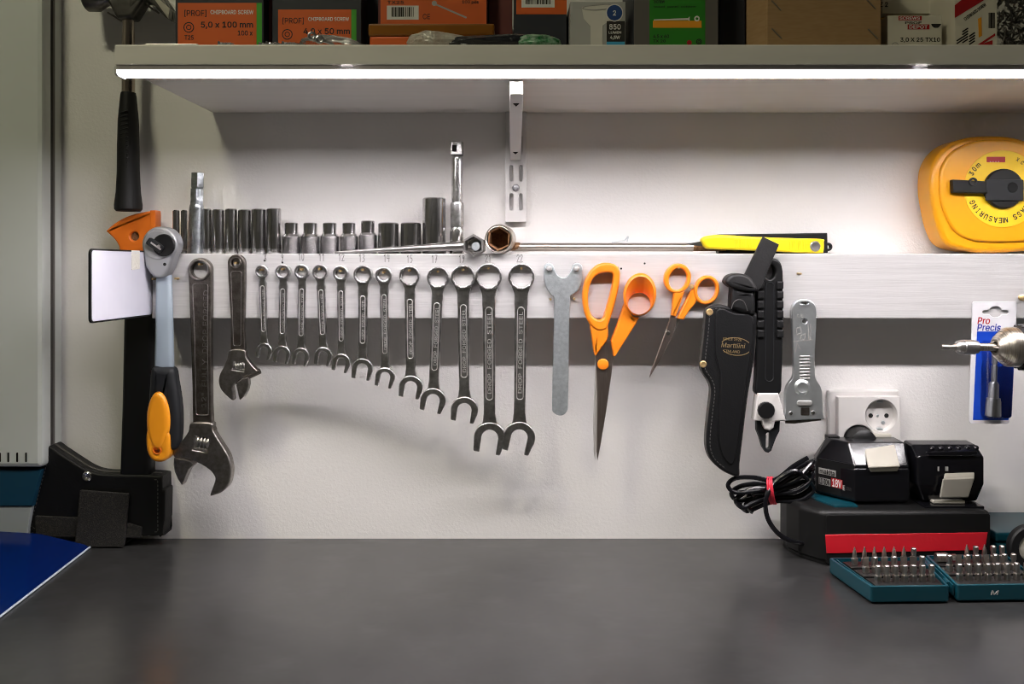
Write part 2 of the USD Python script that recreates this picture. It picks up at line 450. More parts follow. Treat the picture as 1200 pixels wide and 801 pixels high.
class Thing:
    def __init__(self, name, label, category, origin=(0, 0, 0), group=None, kind=None):
        self.o = np.array(origin, float)
        self.path = numbered('/World', name)
        self.x = UsdGeom.Xform.Define(stage, self.path)
        self.x.AddTranslateOp().Set(Gf.Vec3d(*map(float, self.o)))
        keys(self.x.GetPrim(), label=label, category=category, group=group, kind=kind)
    def part(self, name, mesh, material, parent=None, smooth=35, label=None, kind=None):
        path = numbered(parent or self.path, name)
        m = mesh.copy()
        m.vertices = np.asarray(m.vertices) - self.o
        pr = usdkit.mesh(stage, path, m, M[material], smooth=smooth)
        keys(pr.GetPrim(), label=label, kind=kind)
        return path

def solo(name, mesh, material, label, category, group=None, kind=None, smooth=35, origin=None):
    m = mesh.copy()
    o = m.bounds.mean(0) if origin is None else np.array(origin, float)
    if origin is None:
        o[2] = m.bounds[0][2]
    m.vertices = np.asarray(m.vertices) - o
    path = numbered('/World', name)
    pr = usdkit.mesh(stage, path, m, M[material], smooth=smooth)
    pr.AddTranslateOp().Set(Gf.Vec3d(*map(float, o)))
    keys(pr.GetPrim(), label=label, category=category, group=group, kind=kind)
    return path

def struct(name, mesh, material):
    path = numbered('/World', name)
    pr = usdkit.mesh(stage, path, mesh, M[material])
    keys(pr.GetPrim(), kind='structure')

def copy_of(first, name, loc, label, category, group=None, rotz=0.0):
    path = numbered('/World', name)
    x = UsdGeom.Xform.Define(stage, path)
    x.GetPrim().GetReferences().AddInternalReference(first.path)
    x.ClearXformOpOrder()
    x.AddTranslateOp().Set(Gf.Vec3d(*map(float, loc)))
    if rotz:
        x.AddRotateZOp().Set(rotz)
    x.GetPrim().SetInstanceable(True)
    keys(x.GetPrim(), label=label, category=category, group=group)

ORD = ['first', 'second', 'third', 'fourth', 'fifth', 'sixth', 'seventh', 'eighth', 'ninth', 'tenth', 'eleventh', 'twelfth']

# ------------------------------------------------------------------ room shell
ZF, ZC, XW, YR = Z_BENCH - 0.9, 1.42, 1.7, -3.2
def plain(x0, x1, y0, y1, z0, z1):
    m = trimesh.creation.box((x1 - x0, y1 - y0, z1 - z0)); m.apply_translation(((x0 + x1) / 2, (y0 + y1) / 2, (z0 + z1) / 2)); return m
struct('wall_back', plain(-XW, XW, 0, 0.1, ZF, ZC), 'wall')
struct('wall_left', plain(-XW - 0.1, -XW, YR - 0.1, 0.1, ZF, ZC), 'room')
struct('wall_right', plain(XW, XW + 0.1, YR - 0.1, 0.1, ZF, ZC), 'room')
struct('wall_rear', plain(-XW, XW, YR - 0.1, YR, ZF, ZC), 'room')
struct('floor', plain(-XW - 0.1, XW + 0.1, YR - 0.1, 0.1, ZF - 0.1, ZF), 'floor')
struct('ceiling', plain(-XW - 0.1, XW + 0.1, YR - 0.1, 0.1, ZC, ZC + 0.1), 'room')

t = Thing('ceiling_light', 'square white ceiling lamp hung above and in front of the workbench, left of the middle', 'ceiling light', (-0.72, -1.15, ZC))
t.part('housing', rbox(-0.88, -0.56, -1.25, -1.05, ZC - 0.05, ZC - 0.0005, 0.006), 'white_plastic')
t.part('diffuser', rbox(-0.86, -0.58, -1.23, -1.07, ZC - 0.058, ZC - 0.0495, 0.003), 'ceiling_diffuser')

# workbench
t = Thing('workbench', 'dark grey laminate worktop running along the foot of the white wall', 'workbench', (0, -0.31, ZF))
t.part('worktop', rbox(-1.35, 1.35, -0.62, -0.0005, Z_BENCH - 0.03, Z_BENCH, 0.0015), 'worktop')
for sx in (-1.25, 1.25):
    for yy in (-0.55, -0.08):
        t.part('leg', rbox(sx - 0.03, sx + 0.03, yy - 0.03, yy + 0.03, ZF + 0.0005, Z_BENCH - 0.0295, 0.003), 'bench_leg')

# shelf
ZS0, ZS1, YS = 0.178, 0.197, -0.27
XS0, XS1 = (134 - CX) * sc(YS), 0.78
t = Thing('wall_shelf', 'long pale wall shelf board carrying the screw boxes above the tools', 'shelf', (0.2, -0.135, ZS0))
t.part('shelf_board', rbox(XS0, XS1, YS, -0.0005, ZS0, ZS1, 0.0012), 'shelf')

# strip light under the shelf's front edge
t = Thing('strip_light', 'long lit white strip lamp in a metal profile under the front edge of the shelf', 'strip light', (0.2, YS + 0.011, ZS0))
yl0, yl1 = YS + 0.001, YS + 0.020
x0, x1 = XS0 + 0.0005, XS1 - 0.01
prof = Polygon([(yl0, ZS0 - 0.0006), (yl1, ZS0 - 0.0006), (yl1, ZS0 - 0.0086), (yl1 - 0.0012, ZS0 - 0.0086), (yl1 - 0.0012, ZS0 - 0.0040), (yl0, ZS0 - 0.0040)])
t.part('metal_profile', slab_x(prof, x0, x1, 0), 'aluminium')
arc = [(yl0 + 0.0002, ZS0 - 0.0040), (yl0 + 0.0002, ZS0 - 0.0052), (yl0 + 0.0006, ZS0 - 0.0059), (yl0 + 0.0016, ZS0 - 0.0064), (yl1 - 0.0013, ZS0 - 0.0064), (yl1 - 0.0013, ZS0 - 0.0040)]
t.part('diffuser', slab_x(Polygon(arc), x0 + 0.002, x1 - 0.002, 0), 'diffuser', smooth=40)
for xx in (x0 - 0.001, x1 - 0.0015):
    t.part('end_cap', slab_x(rnd(Polygon([(yl0 - 0.0005, ZS0 - 0.0008), (yl1 + 0.0004, ZS0 - 0.0008), (yl1 + 0.0004, ZS0 - 0.0094), (yl0 + 0.004, ZS0 - 0.0094), (yl0 - 0.0005, ZS0 - 0.0075)]), 0.0005), xx, xx + 0.0025, 0.0004), 'white_plastic')
for px in (407, 1079):
    xx = (px - CX) * sc(yl0)
    t.part('clip', rbox(xx - 0.0055, xx + 0.0055, yl0 - 0.0018, yl0 + 0.004, ZS0 - 0.0062, ZS0 - 0.0002, 0.0006), 'clear')

# slotted wall upright and shelf bracket
t = Thing('shelf_upright', 'white slotted metal upright screwed to the wall under the shelf', 'shelf upright', (0.005, 0, 0.04))
yu = -0.012
pl = W(sbox(592, 132, 617, 260), yu)
holes = [stadium(xx, a + 2.5, xx, b - 2.5, 2.3) for xx in (599.3, 610.3) for a, b in ((193, 213), (226, 247), (159, 180))]
z_top = ZS0 - 0.0005
pl = sbox(pl.bounds[0], pl.bounds[1], pl.bounds[2], z_top).buffer(-0.001).buffer(0.001)
face = pl
for h in holes:
    face = face.difference(W(h, yu))
t.part('slotted_face', slab(face, yu, yu + 0.002, 0.0005), 'white_metal')
for a, b in ((pl.bounds[0], pl.bounds[0] + 0.002), (pl.bounds[2] - 0.002, pl.bounds[2])):
    t.part('side_flange', rbox(a, b, yu + 0.0019, -0.0004, pl.bounds[1], z_top, 0.0002), 'white_metal')
t.part('back_web', rbox(pl.bounds[0] + 0.002, pl.bounds[2] - 0.002, -0.004, -0.0005, pl.bounds[1], z_top, 0.0002), 'white_metal')
c = P(604.5, 220, yu)
q = t.part('screw', cut(lathe([(0, 0), (0.0046, 0), (0.0046, 0.0008), (0.0032, 0.0022), (0, 0.0026)], 24, 'y-', c), plain(c[0] - .0025, c[0] + .0025, c[1] - .004, c[1] - .0015, c[2] - .0005, c[2] + .0005),
       plain(c[0] - .0005, c[0] + .0005, c[1] - .004, c[1] - .0015, c[2] - .0025, c[2] + .0025)), 'steel_screw')

t = Thing('shelf_bracket', 'white tapered steel bracket arm running from the upright out under the shelf', 'shelf bracket', (0.005, -0.12, 0.12))
xb = 4.5 * sc(-0.15)
side = Polygon([(-0.0125, ZS0 - 0.0006), (-0.243, ZS0 - 0.0006), (-0.2435, ZS0 - 0.015), (-0.239, ZS0 - 0.021), (-0.226, ZS0 - 0.0235), (-0.026, 0.1185), (-0.0125, 0.1185)])
for a, b in ((xb - 0.0064, xb - 0.0049), (xb + 0.0049, xb + 0.0064)):
    t.part('side_plate', slab_x(side, a, b, 0.0003), 'white_metal')
low = [(-0.243, ZS0 - 0.001), (-0.2435, ZS0 - 0.015), (-0.239, ZS0 - 0.021), (-0.226, ZS0 - 0.0235), (-0.026, 0.1185), (-0.0125, 0.1185)]
up_ = [(y + 0.0012, z + 0.0018) for y, z in low[::-1]]
t.part('folded_edge', slab_x(Polygon(low + up_).buffer(0), xb - 0.0062, xb + 0.0062, 0.001, b2=0.001), 'white_metal')
for f in (0.06, 0.86):
    y_, z_ = -0.226 + 0.2 * f, ZS0 - 0.0235 + (0.1185 - ZS0 + 0.0235) * f
    t.part('notch', hull([(xb - .003, y_ - .0004, z_ - .0004), (xb + .003, y_ - .0004, z_ - .0004), (xb, y_ + .006, z_ - .0022), (xb - .003, y_, z_ + .001), (xb + .003, y_, z_ + .001), (xb, y_ + .006, z_ - .0008)]), 'slot')

# tool rail
XR0 = (178 - CX) * sc(Y_RAIL)
t = Thing('tool_rail', 'white painted wooden rail fixed along the wall, with pencilled wrench sizes', 'tool rail', (0.2, -0.025, -0.07))
zb = (HZ - 373) * sc(Y_RAIL)
t.part('beam', rbox(XR0, 0.85, Y_RAIL, -0.0005, zb, Z_LEDGE, 0.0012), 'rail')
DIG = {'0': [[(0, 1), (-.3, 2), (-.3, 4), (0, 5), (.6, 5), (.9, 3.6), (.9, 2), (.5, 1), (0, 1)]], '1': [[(-.2, 2), (.4, 1), (.4, 5)]], '2': [[(-.4, 2), (0, 1), (.8, 1), (1, 2), (-.4, 5), (1.2, 4.8)]],
       '3': [[(-.4, 1.2), (.6, 1), (.9, 2), (.2, 2.8), (1, 3.5), (.8, 4.7), (-.4, 5)]], '4': [[(0, 1), (-.4, 3.2), (1.1, 3.1)], [(.9, 1), (.8, 5)]], '5': [[(1, 1), (-.2, 1), (-.3, 2.6), (.7, 2.5), (1, 3.7), (.5, 4.9), (-.4, 4.8)]],
       '7': [[(-.4, 1), (1, 1), (.1, 5)], [(-.1, 3), (.9, 3)]], '8': [[(.9, 1.5), (.3, 1), (-.2, 1.6), (1, 4), (.4, 5), (-.2, 4.2), (.9, 1.5)]], '9': [[(.9, 1.6), (.2, 1), (-.3, 2), (.3, 2.9), (.9, 1.6), (.7, 3.6), (0, 5)]]}
def pencil(txt, x, y):
    k = 1.75
    ls = []
    w = len(txt) * 3.6
    for i, ch in enumerate(txt):
        for l in DIG[ch]:
            ls.append([(x - w / 2 + 1.1 + i * 3.9 + u * k, y - 5.2 + (v - 1) * k * 1.25) for u, v in l])
    t.part('pencilled_number', strokes_px(ls, 0.42, Y_RAIL - 0.00005, 0.0002), 'pencil', smooth=False)
NUMS = [('8', 311, 302.5), ('9', 331, 303), ('10', 353, 301.5), ('11', 377, 302), ('12', 400, 302), ('13', 424, 303), ('14', 453, 303), ('15', 480, 304), ('17', 509, 304), ('19', 541, 304), ('21', 572, 303.5), ('22', 609, 303.5)]
for n_, x_, y_ in NUMS:
    pencil(n_, x_, y_)
for x_, y_ in ((728, 314.5), (755.5, 308.5), (310, 305.2), (331, 307.4)):
    c = P(x_, y_, Y_RAIL)
    t.part('nail_hole', lathe([(0, 0), (0.0012, 0), (0.0010, 0.0003), (0, 0.0003)], 12, 'y-', c), 'slot')

# white plate standing out from the rail's left end
t = Thing('end_plate', 'pale lilac sheet with thin black rim, standing out from the left rail end', 'plate', (XR0 - 0.003, -0.125, -0.066))
pp = Polygon([(-0.051, -0.0665), (-0.200, -0.0645), (-0.200, 0.0082), (-0.051, 0.0068)])
out = rnd(pp, 0.004)
t.part('rim', slab_x(out.buffer(0.0012), XR0 - 0.0042, XR0 - 0.0015, 0.0004), 'black_plastic')
t.part('sheet', slab_x(out.buffer(-0.0006), XR0 - 0.0016, XR0 - 0.0008, 0.0002), 'lilac')
t.part('tape', slab_x(rnd(Polygon([(-0.0865, -0.0125), (-0.108, -0.0135), (-0.108, 0.0085), (-0.0865, 0.0082)]), 0.001), XR0 - 0.0009, XR0 - 0.0004, 0.0002), 'tape_white')

# ------------------------------------------------------------------ screws that hold the tools
scr = None
def screw(px, py, label, first_y=Y_RAIL, big=1.0, material='brass_screw'):
    """A round screw head standing 9 mm proud of the rail on its shank."""
    c = P(px, py, first_y)
    global scr
    grp = 'screws holding the hanging tools'
    if scr is None:
        scr = Thing('screw', label, 'screw', c, grp)
        h = cut(lathe([(0.0014, -0.0002), (0.0014, 0.0105), (0.0036, 0.0118), (0.0034, 0.0128), (0.002, 0.0138), (0, 0.0140), ], 20, 'y-', c),
                lathe([(0, 0.0122), (0.0014, 0.0122), (0.0019, 0.0150), (0, 0.0150)], 6, 'y-', c))
        scr.part('head', h, material)
        scr.part('shank', lathe([(0, 0.0), (0.0013, 0.0), (0.0013, 0.0104), (0, 0.0104)], 12, 'y-', c), material)
    else:
        copy_of(scr, 'screw', c, label, 'screw', grp)

# ------------------------------------------------------------------ combination wrenches
YB = Y_RAIL - 0.0006          # backs of the hanging tools
#  size, ring centre, outer r, inner r, jaw centre, jaw half width, tip drop, shank half width, tilt
WR = [('8', 308.2, 317.5, 7.2, 4.8, 311.0, 410.5, 9.3, 9.5, 4.4, 14), ('9', 332.9, 318.0, 8.5, 6.1, 331.8, 414, 9.8, 11, 4.8, 8), ('10', 355, 318, 8.5, 5.8, 353.7, 416.5, 9.8, 11, 4.5, 10),
      ('11', 376.2, 318.5, 8.8, 6.7, 380.0, 416, 10.2, 11.5, 4.9, 12), ('12', 400.2, 319.6, 8.9, 5.6, 401.0, 424, 10.4, 11, 4.5, 14), ('13', 426.2, 321.3, 10.7, 8.5, 425.5, 431.5, 12.4, 12.5, 5.4, 8),
      ('14', 450.4, 322, 9.7, 6.2, 452, 441, 11.4, 12, 4.8, 12), ('15', 480.5, 323, 11.6, 9.5, 482, 453, 14.0, 12.5, 5.9, 9), ('17', 513.7, 325, 12.6, 10.3, 508, 468.5, 14.8, 13.5, 6.2, 10),
      ('19', 543, 324.3, 13.8, 11.4, 544.6, 479.5, 15.9, 14, 6.6, 9), ('21', 572.8, 323.8, 15.3, 12.7, 574, 512, 18.6, 18, 7.3, 9), ('22', 611, 323.8, 15.3, 12.7, 608.5, 511.5, 18.6, 18, 7.3, 12)]
WORDS = dict(zip('8 9 10 11 12 13 14 15 17 19 21 22'.split(), 'eight nine ten eleven twelve thirteen fourteen fifteen seventeen nineteen twenty-one twenty-two'.split()))
for w_i, (num, rx, ry, ro, ri, jx, jy, jr, drop, hw, tilt) in enumerate(WR):
    L = math.hypot(jx - rx, jy - ry)
    dx, dy = (jx - rx) / L, (jy - ry) / L
    aff = [dy, dx, -dx, dy, rx, ry]       # local (u right, v down the tool) -> photo pixels
    G = lambda g: affinity.affine_transform(g, aff)
    k = ro / 15.3
    th_r, th_s, th_j = 0.0052 + 0.0045 * k, 0.0036 + 0.003 * k, 0.0045 + 0.0036 * k
    word = WORDS[num]
    t = Thing('combination_wrench', f'chrome combination wrench hanging {ORD[w_i]} from the left, under the pencilled number {word}', 'wrench', P(rx, ry, YB), 'combination wrenches in a graduated row')
    ring = Point(0, 0).buffer(ro, quad_segs=10)
    n12 = Polygon([(ri * (1.06 if i % 2 else 0.97) * math.cos(i * math.pi / 12), ri * (1.06 if i % 2 else 0.97) * math.sin(i * math.pi / 12)) for i in range(24)])
    t.part('ring_end', slab(W(G(ring.difference(n12)), YB), YB - th_r, YB, 0.0012, 3, 0.0006), 'chrome')
    neck = ro * 0.86
    v0, v1 = ro * 0.75, L - jr * 0.62
    sh = [(-neck * 0.86, v0)]
    left = [(neck * 0.86, v0), (neck * 0.62, v0 + ro * 0.55), (hw * 1.08, v0 + ro * 1.3), (hw, v0 + ro * 2.4), (hw * 0.93, v1 - jr * 1.6), (hw * 1.0, v1 - jr * 0.75), (hw * 1.25, v1 - jr * 0.25), (jr * 0.78, v1)]
    left = spline(left, 5, closed=False)
    shank = Polygon([*[(u, v) for u, v in left], *[(-u, v) for u, v in left[::-1]]]).buffer(0).difference(Point(0, 0).buffer(ro * 0.93))
    if hasattr(shank, 'geoms'):
        shank = max(shank.geoms, key=lambda g: g.area)
    ys = YB - th_s
    y_sb = YB - 0.0004
    t.part('shank', slab(W(G(shank), YB), ys, y_sb, 0.0011 + 0.0005 * k, 3, 0.0011), 'chrome')
    # open jaw
    c = Point(0, L).buffer(jr, quad_segs=12)
    c = c.union(Polygon([(-jr, L), (jr, L), (jr * 0.80, L + drop), (-jr * 0.90, L + drop - jr * 0.05)])).intersection(sbox(-2 * jr, L - 2 * jr, 2 * jr, L + drop))
    c = rnd(c, jr * 0.10)
    slot = stadium(0, L - jr * 0.02, 0, L + 4 * jr, jr * 0.52, 6)
    slot = unary_union([slot, sbox(-jr * 0.52, L - jr * 0.1, jr * 0.52, L + 4 * jr)])
    jaw = affinity.rotate(c.difference(slot), tilt, origin=(0, L))
    if hasattr(jaw, 'geoms'):
        jaw = max(jaw.geoms, key=lambda g: g.area)
    jaw = rnd(jaw, jr * 0.04)
    t.part('open_end', slab(W(G(jaw), YB), YB - th_j, YB, 0.0011, 3, 0.0006), 'chrome')
    # raised panel and lettering on the shank
    if True:
        a, b = v0 + ro * 1.55, v1 - jr * 1.75
        pw = hw * 0.60
        rim = stadium(0, a + pw, 0, b - pw, pw).difference(stadium(0, a + pw, 0, b - pw, pw - 0.9))
        pr = t.part('raised_panel', slab(W(G(rim), YB), ys - 0.0006, ys + 0.0003, 0.0004, 2), 'letter_steel')
        ang = 90 + math.degrees(math.atan2(dx, dy))
        cap = pw * 1.02
        p0 = (rx + dx * (b - pw * 1.4) + dy * cap * 0.5, ry + dy * (b - pw * 1.4) - dx * cap * 0.5)
        t.part('raised_lettering', text_px('DROP  FORGED  STEEL', p0[0], p0[1], cap, ys, width=(b - a - pw * 2.8), rot=ang, depth=0.0005), 'letter_steel', parent=pr, smooth=False)
    screw(rx, ry - ri + 3.1, f'brass-coloured screw inside the ring of the {ORD[w_i]} combination wrench from the left')

# ------------------------------------------------------------------ adjustable wrenches
def ridge_worm(cx, cy, w, h, tilt, y, n=4):
    ms = []
    s = sc(y)
    o = P(cx, cy, y)
    a = math.radians(tilt)
    L = w * s
    prof = [(0, 0)]
    for i in range(n):
        u0 = L * i / n
        prof += [(h * s * 0.36, u0), (h * s * 0.5, u0 + L / n * 0.25), (h * s * 0.5, u0 + L / n * 0.6), (h * s * 0.36, u0 + L / n * 0.95)]
    prof += [(h * s * 0.36, L), (0, L)]
    d = np.array([math.cos(a), 0, math.sin(a)])
    return lathe(prof, 20, d, o - d * L / 2)

yb = YB
t = Thing('adjustable_wrench', 'large dark forged adjustable wrench hanging left of the small one, jaws open', 'wrench', P(236.6, 316, yb), 'adjustable wrenches')
ringp = Point(236.8, 316).buffer(13.8, quad_segs=12)
handle = poly([(223.5, 318), (250.5, 318), (250.6, 331), (249.8, 400), (250.4, 470), (251.3, 493), (255, 503), (240, 512), (226, 505), (229.0, 493), (228.4, 450), (226.5, 400), (224.4, 331)])
body = unary_union([ringp, handle]).difference(Point(236.8, 316).buffer(9.8, quad_segs=10))
t.part('handle', slab(W(rnd(body, 1.0), yb), yb - 0.009, yb, 0.002, 3), 'dark_steel')
groove = poly([(229.5, 333), (246, 333), (245.4, 400), (246.6, 484), (233.6, 484), (232, 400)], 2)
q = t.part('recessed_panel_rim', slab(W(groove.buffer(1.4).difference(groove), yb), yb - 0.0097, yb - 0.0088, 0.0004, 1), 'worn_steel')
q2 = t.part('raised_lettering', text_px('12"  FULLY  DROP FORGED', 241.4, 478, 5.4, yb - 0.009, width=138, rot=89, depth=0.0006), 'worn_steel', smooth=False)
t.part('ring_lip', slab(W(Point(236.8, 316).buffer(12.6).difference(Point(236.8, 316).buffer(10.2)), yb), yb - 0.0105, yb - 0.0085, 0.0007, 2), 'worn_steel')
head = Polygon([*spline([(228.6, 493), (225, 503), (218, 513), (211, 520), (207.5, 526), (209, 533), (222, 534.5), (233, 538), (243, 543), (250, 548), (253.5, 552), (256, 558), (253.5, 567), (250.2, 577.2), (257, 576), (264, 573), (270, 567.5), (273.5, 560), (275, 547), (272.5, 534), (268, 525), (259, 511), (253.5, 501), (251.3, 493)], 4)]).buffer(0)
win = affinity.rotate(sbox(231.5, 509.5, 247.5, 526), 9, origin='center')
t.part('fixed_jaw', slab(W(head.difference(win), yb), yb - 0.0125, yb, 0.0022, 3), 'worn_steel')
mj = rnd(poly([(208.4, 533.2), (208.0, 541), (209.3, 549), (213, 558), (218.2, 565.6), (222, 556), (226, 546.8), (232, 541.5), (229, 536.8), (219, 534)]), 0.8)
q = t.part('moving_jaw', slab(W(mj, yb), yb - 0.0135, yb - 0.0005, 0.0016, 2), 'worn_steel')
t.part('slide_rail', tube([P(203, 521.5, yb - 0.007), P(213, 525.5, yb - 0.007), P(246, 537, yb - 0.007)], 0.0046, 14), 'dark_steel', parent=q)
t.part('worm_screw', ridge_worm(239.5, 518, 15.5, 15, -9, yb - 0.0072, 4), 'satin_steel')
screw(236.8, 309.4, 'brass-coloured screw holding the ring of the large adjustable wrench')

t = Thing('adjustable_wrench', 'small dark adjustable wrench hanging between the large one and the wrench pencilled 8', 'wrench', P(278, 308, yb), 'adjustable wrenches')
body = unary_union([Point(278.8, 308).buffer(10.2, quad_segs=10), poly([(268.8, 309), (289, 309), (288.9, 330), (287.8, 385), (289.5, 412), (292, 421), (284, 426), (270, 420), (272.2, 411), (272.2, 370), (269.5, 330)])]).difference(Point(278, 307.5).buffer(5.0, quad_segs=8))
t.part('handle', slab(W(rnd(body, 0.8), yb), yb - 0.0065, yb, 0.0015, 3), 'dark_steel')
t.part('ring_lip', slab(W(Point(278, 307.5).buffer(6.6).difference(Point(278, 307.5).buffer(5.1)), yb), yb - 0.0073, yb - 0.006, 0.0004, 1), 'worn_steel')
gr = poly([(273, 318), (284.5, 318), (283.6, 404), (276, 404)], 2)
t.part('recessed_panel_rim', slab(W(gr.buffer(0.9).difference(gr), yb), yb - 0.0070, yb - 0.0063, 0.0003, 1), 'worn_steel')
head = Polygon(spline([(272.2, 409), (269, 419), (264.5, 429), (260.5, 437), (259, 445), (260.8, 453), (265.5, 459.5), (275.6, 467.6), (276.4, 459), (275.2, 452), (279.5, 446.5), (287, 441), (295, 437), (301, 434.5), (303.5, 432.6), (297, 425.5), (291, 417), (288.8, 409)], 4)).buffer(0)
win = affinity.rotate(sbox(275.5, 423, 288.5, 433), 8, origin='center')
t.part('fixed_jaw', slab(W(head.difference(win), yb), yb - 0.009, yb, 0.0016, 3), 'worn_steel')
q = t.part('moving_jaw', slab(W(rnd(poly([(280.6, 446.5), (279.6, 450), (283.6, 467.4), (288.5, 463), (292.7, 456), (294.4, 449), (293.6, 440.5), (287, 441.8)]), 0.7), yb), yb - 0.0096, yb - 0.0005, 0.0012, 2), 'worn_steel')
t.part('slide_rail', tube([P(276, 447, yb - 0.005), P(294, 439.4, yb - 0.005), P(304.6, 434.4, yb - 0.005)], 0.0034, 12), 'dark_steel', parent=q)
t.part('worm_screw', ridge_worm(282, 428, 12, 9.5, 7, yb - 0.0055, 4), 'satin_steel')
screw(278.6, 308, 'brass-coloured screw through the small adjustable wrench')

# ------------------------------------------------------------------ ratchet wrench
yb = YB
t = Thing('ratchet_wrench', 'ratchet wrench with round grey head, blue-grey shaft and amber and dark grip', 'ratchet', P(195, 286, yb), None)
hd = unary_union([Point(195.3, 286.5).buffer(20.6, quad_segs=14), poly([(176, 292), (214.5, 292), (207, 314), (202.5, 322.5), (197, 325.5), (190, 325), (184.5, 320.5), (179, 312)], 0)])
t.part('head', slab(W(rnd(hd, 3), yb), yb - 0.022, yb - 0.0015, 0.004, 3, 0.002), 'ratchet_grey')
t.part('face_plate', slab(W(ell(193.8, 287.2, 16.3, 16.6), yb), yb - 0.0235, yb - 0.0215, 0.001, 2), 'ratchet_grey')
c = P(192.5, 287.2, yb - 0.0232)
q = t.part('selector_disc', lathe([(0, 0), (0.0128, 0), (0.0128, 0.002), (0.0118, 0.003), (0, 0.003)], 36, 'y-', c), 'black_plastic')
bar = affinity.rotate(rnd(sbox(184, 282.2, 201, 292.2), 2), -35, origin=(192.5, 287.2))
bar = affinity.rotate(rnd(sbox(183, 282.7, 203, 291.7), 2), 35, origin=(192.5, 287.2))
t.part('selector_lever', slab(W(bar, yb), c[1] - 0.0065, c[1] - 0.0028, 0.001, 2), 'grip_grey', parent=q)
t.part('lever_ridge', slab(W(affinity.rotate(sbox(188, 286.2, 202, 288), 35, origin=(192.5, 287.2)), yb), c[1] - 0.0072, c[1] - 0.0063, 0.0002, 1), 'grey_print', parent=q)
c2 = P(186, 288.5, yb - 0.030)
t.part('ball', lathe([(0, 0), (0.0019, 0), (0.0016, 0.001), (0, 0.0014)], 16, 'y-', c2), 'satin_steel', parent=q)
t.part('pin', lathe([(0, 0), (0.0019, 0), (0.0017, 0.0005), (0, 0.0005)], 16, 'y-', P(193, 309.5, yb - 0.0219)), 'slot')
shp = Polygon([(187.2, 322), (204.6, 322), (206.0, 380), (207.4, 432), (185.2, 432), (186.6, 380)])
t.part('shaft', slab(W(shp, yb), yb - 0.0145, yb - 0.003, 0.0045, 4, 0.004), 'shaft_blue')
gp = Polygon(spline([(184.5, 429), (196, 427.8), (209.5, 429.5), (213, 445), (216, 463), (217.8, 485), (217, 508), (213.5, 521), (207, 524), (196, 520), (184, 522), (180.6, 512), (180, 488), (181.5, 455)], 5)).buffer(0)
t.part('grip', slab(W(gp, yb), yb - 0.021, yb - 0.001, 0.008, 5, 0.005), 'grip_grey')
oval = ell(194.3, 489, 13.8, 34)
tail = Polygon(spline([(181.5, 500), (180.6, 514), (182.2, 525), (187, 533), (194.5, 536), (202, 534.5), (206.8, 529), (208, 521), (207.5, 505), (200, 495), (188, 495)], 5)).buffer(0)
q = t.part('amber_inlay', slab(W(oval, yb), yb - 0.0255, yb - 0.012, 0.006, 4), 'grip_yellow')
t.part('hanging_end', slab(W(tail.difference(Point(193.6, 522).buffer(3.6)), yb), yb - 0.0245, yb - 0.003, 0.006, 4, 0.004), 'grip_yellow')
t.part('hole_rim', slab(W(Point(193.6, 522).buffer(5).difference(Point(193.6, 522).buffer(3.5)), yb), yb - 0.0252, yb - 0.022, 0.001, 2), 'axe_orange')
screw(182.6, 326.5, 'brass-coloured screw left of the ratchet shaft, just under its head')
screw(209.3, 326, 'brass-coloured screw right of the ratchet shaft, just under its head')

# ------------------------------------------------------------------ pin spanner
t = Thing('pin_spanner', 'flat galvanised two-pin spanner with forked top hanging between the wrenches and the large scissors', 'spanner', P(659, 400, yb))
ps = Polygon(spline([(637.2, 318), (637.6, 311.5), (642.6, 307.8), (647.8, 310.5), (650.4, 317), (654, 322.6), (660, 325), (665.5, 322.6), (669, 316.5), (671.2, 310.3), (676, 307.8), (681.2, 310.5), (682.6, 318), (681.5, 329), (677, 339.5), (670.5, 345.6), (667.3, 351), (666.6, 400), (665.4, 470), (664.4, 480), (660, 485), (654.5, 485.6), (649.4, 483), (647, 477), (647.4, 440), (648.4, 400), (649.0, 352), (646, 345.6), (640.5, 337.5), (637.4, 327)], 4)).buffer(0)
t.part('plate', slab(W(ps, yb), yb - 0.0055, yb - 0.0005, 0.001, 2), 'galvanised')
for px, py in ((643.4, 314.6), (675.2, 314.6)):
    t.part('pin', lathe([(0, 0), (0.0034, 0), (0.0034, 0.0035), (0.0024, 0.005), (0, 0.0055)], 20, 'y-', P(px, py, yb - 0.0052)), 'letter_steel')
screw(644.8, 350.2, 'brass-coloured screw under the left shoulder of the pin spanner')
screw(672.4, 349.8, 'brass-coloured screw under the right shoulder of the pin spanner')

# ------------------------------------------------------------------ scissors
t = Thing('scissors', 'large tailor scissors with orange handles and brown-grey blades, hanging open-handled', 'scissors', P(706, 427, yb))
lo = Polygon(spline([(681.6, 350), (682.4, 337), (686.4, 324), (694.6, 313), (703, 308.4), (711, 307.6), (719, 309.6), (724, 315), (725.2, 323), (723.6, 336), (720.2, 351), (716, 366), (712, 378), (709, 384), (703, 386.2), (696, 384.4), (689, 377), (684, 365)], 5)).buffer(0)
li = Polygon(spline([(688.2, 347), (689.6, 336), (694, 326), (701, 320.6), (710, 319.2), (716.4, 320.6), (717, 327), (714.6, 340), (711, 354), (707.6, 366), (704.6, 372.6), (698.6, 373.2), (692, 367.6), (688.8, 358)], 5)).buffer(0)
yh = yb - 0.014
t.part('finger_loop', slab(W(lo.difference(li), yb), yh, yb - 0.0005, 0.0045, 4, 0.003), 'orange')
armL = poly([(690.4, 378), (700, 385), (711, 379), (711.6, 392), (709.8, 398), (703, 407), (696.4, 416.4), (695, 411), (692, 390)], 0.8)
t.part('finger_arm', slab(W(armL, yb), yh + 0.0015, yb - 0.001, 0.002, 3), 'orange')
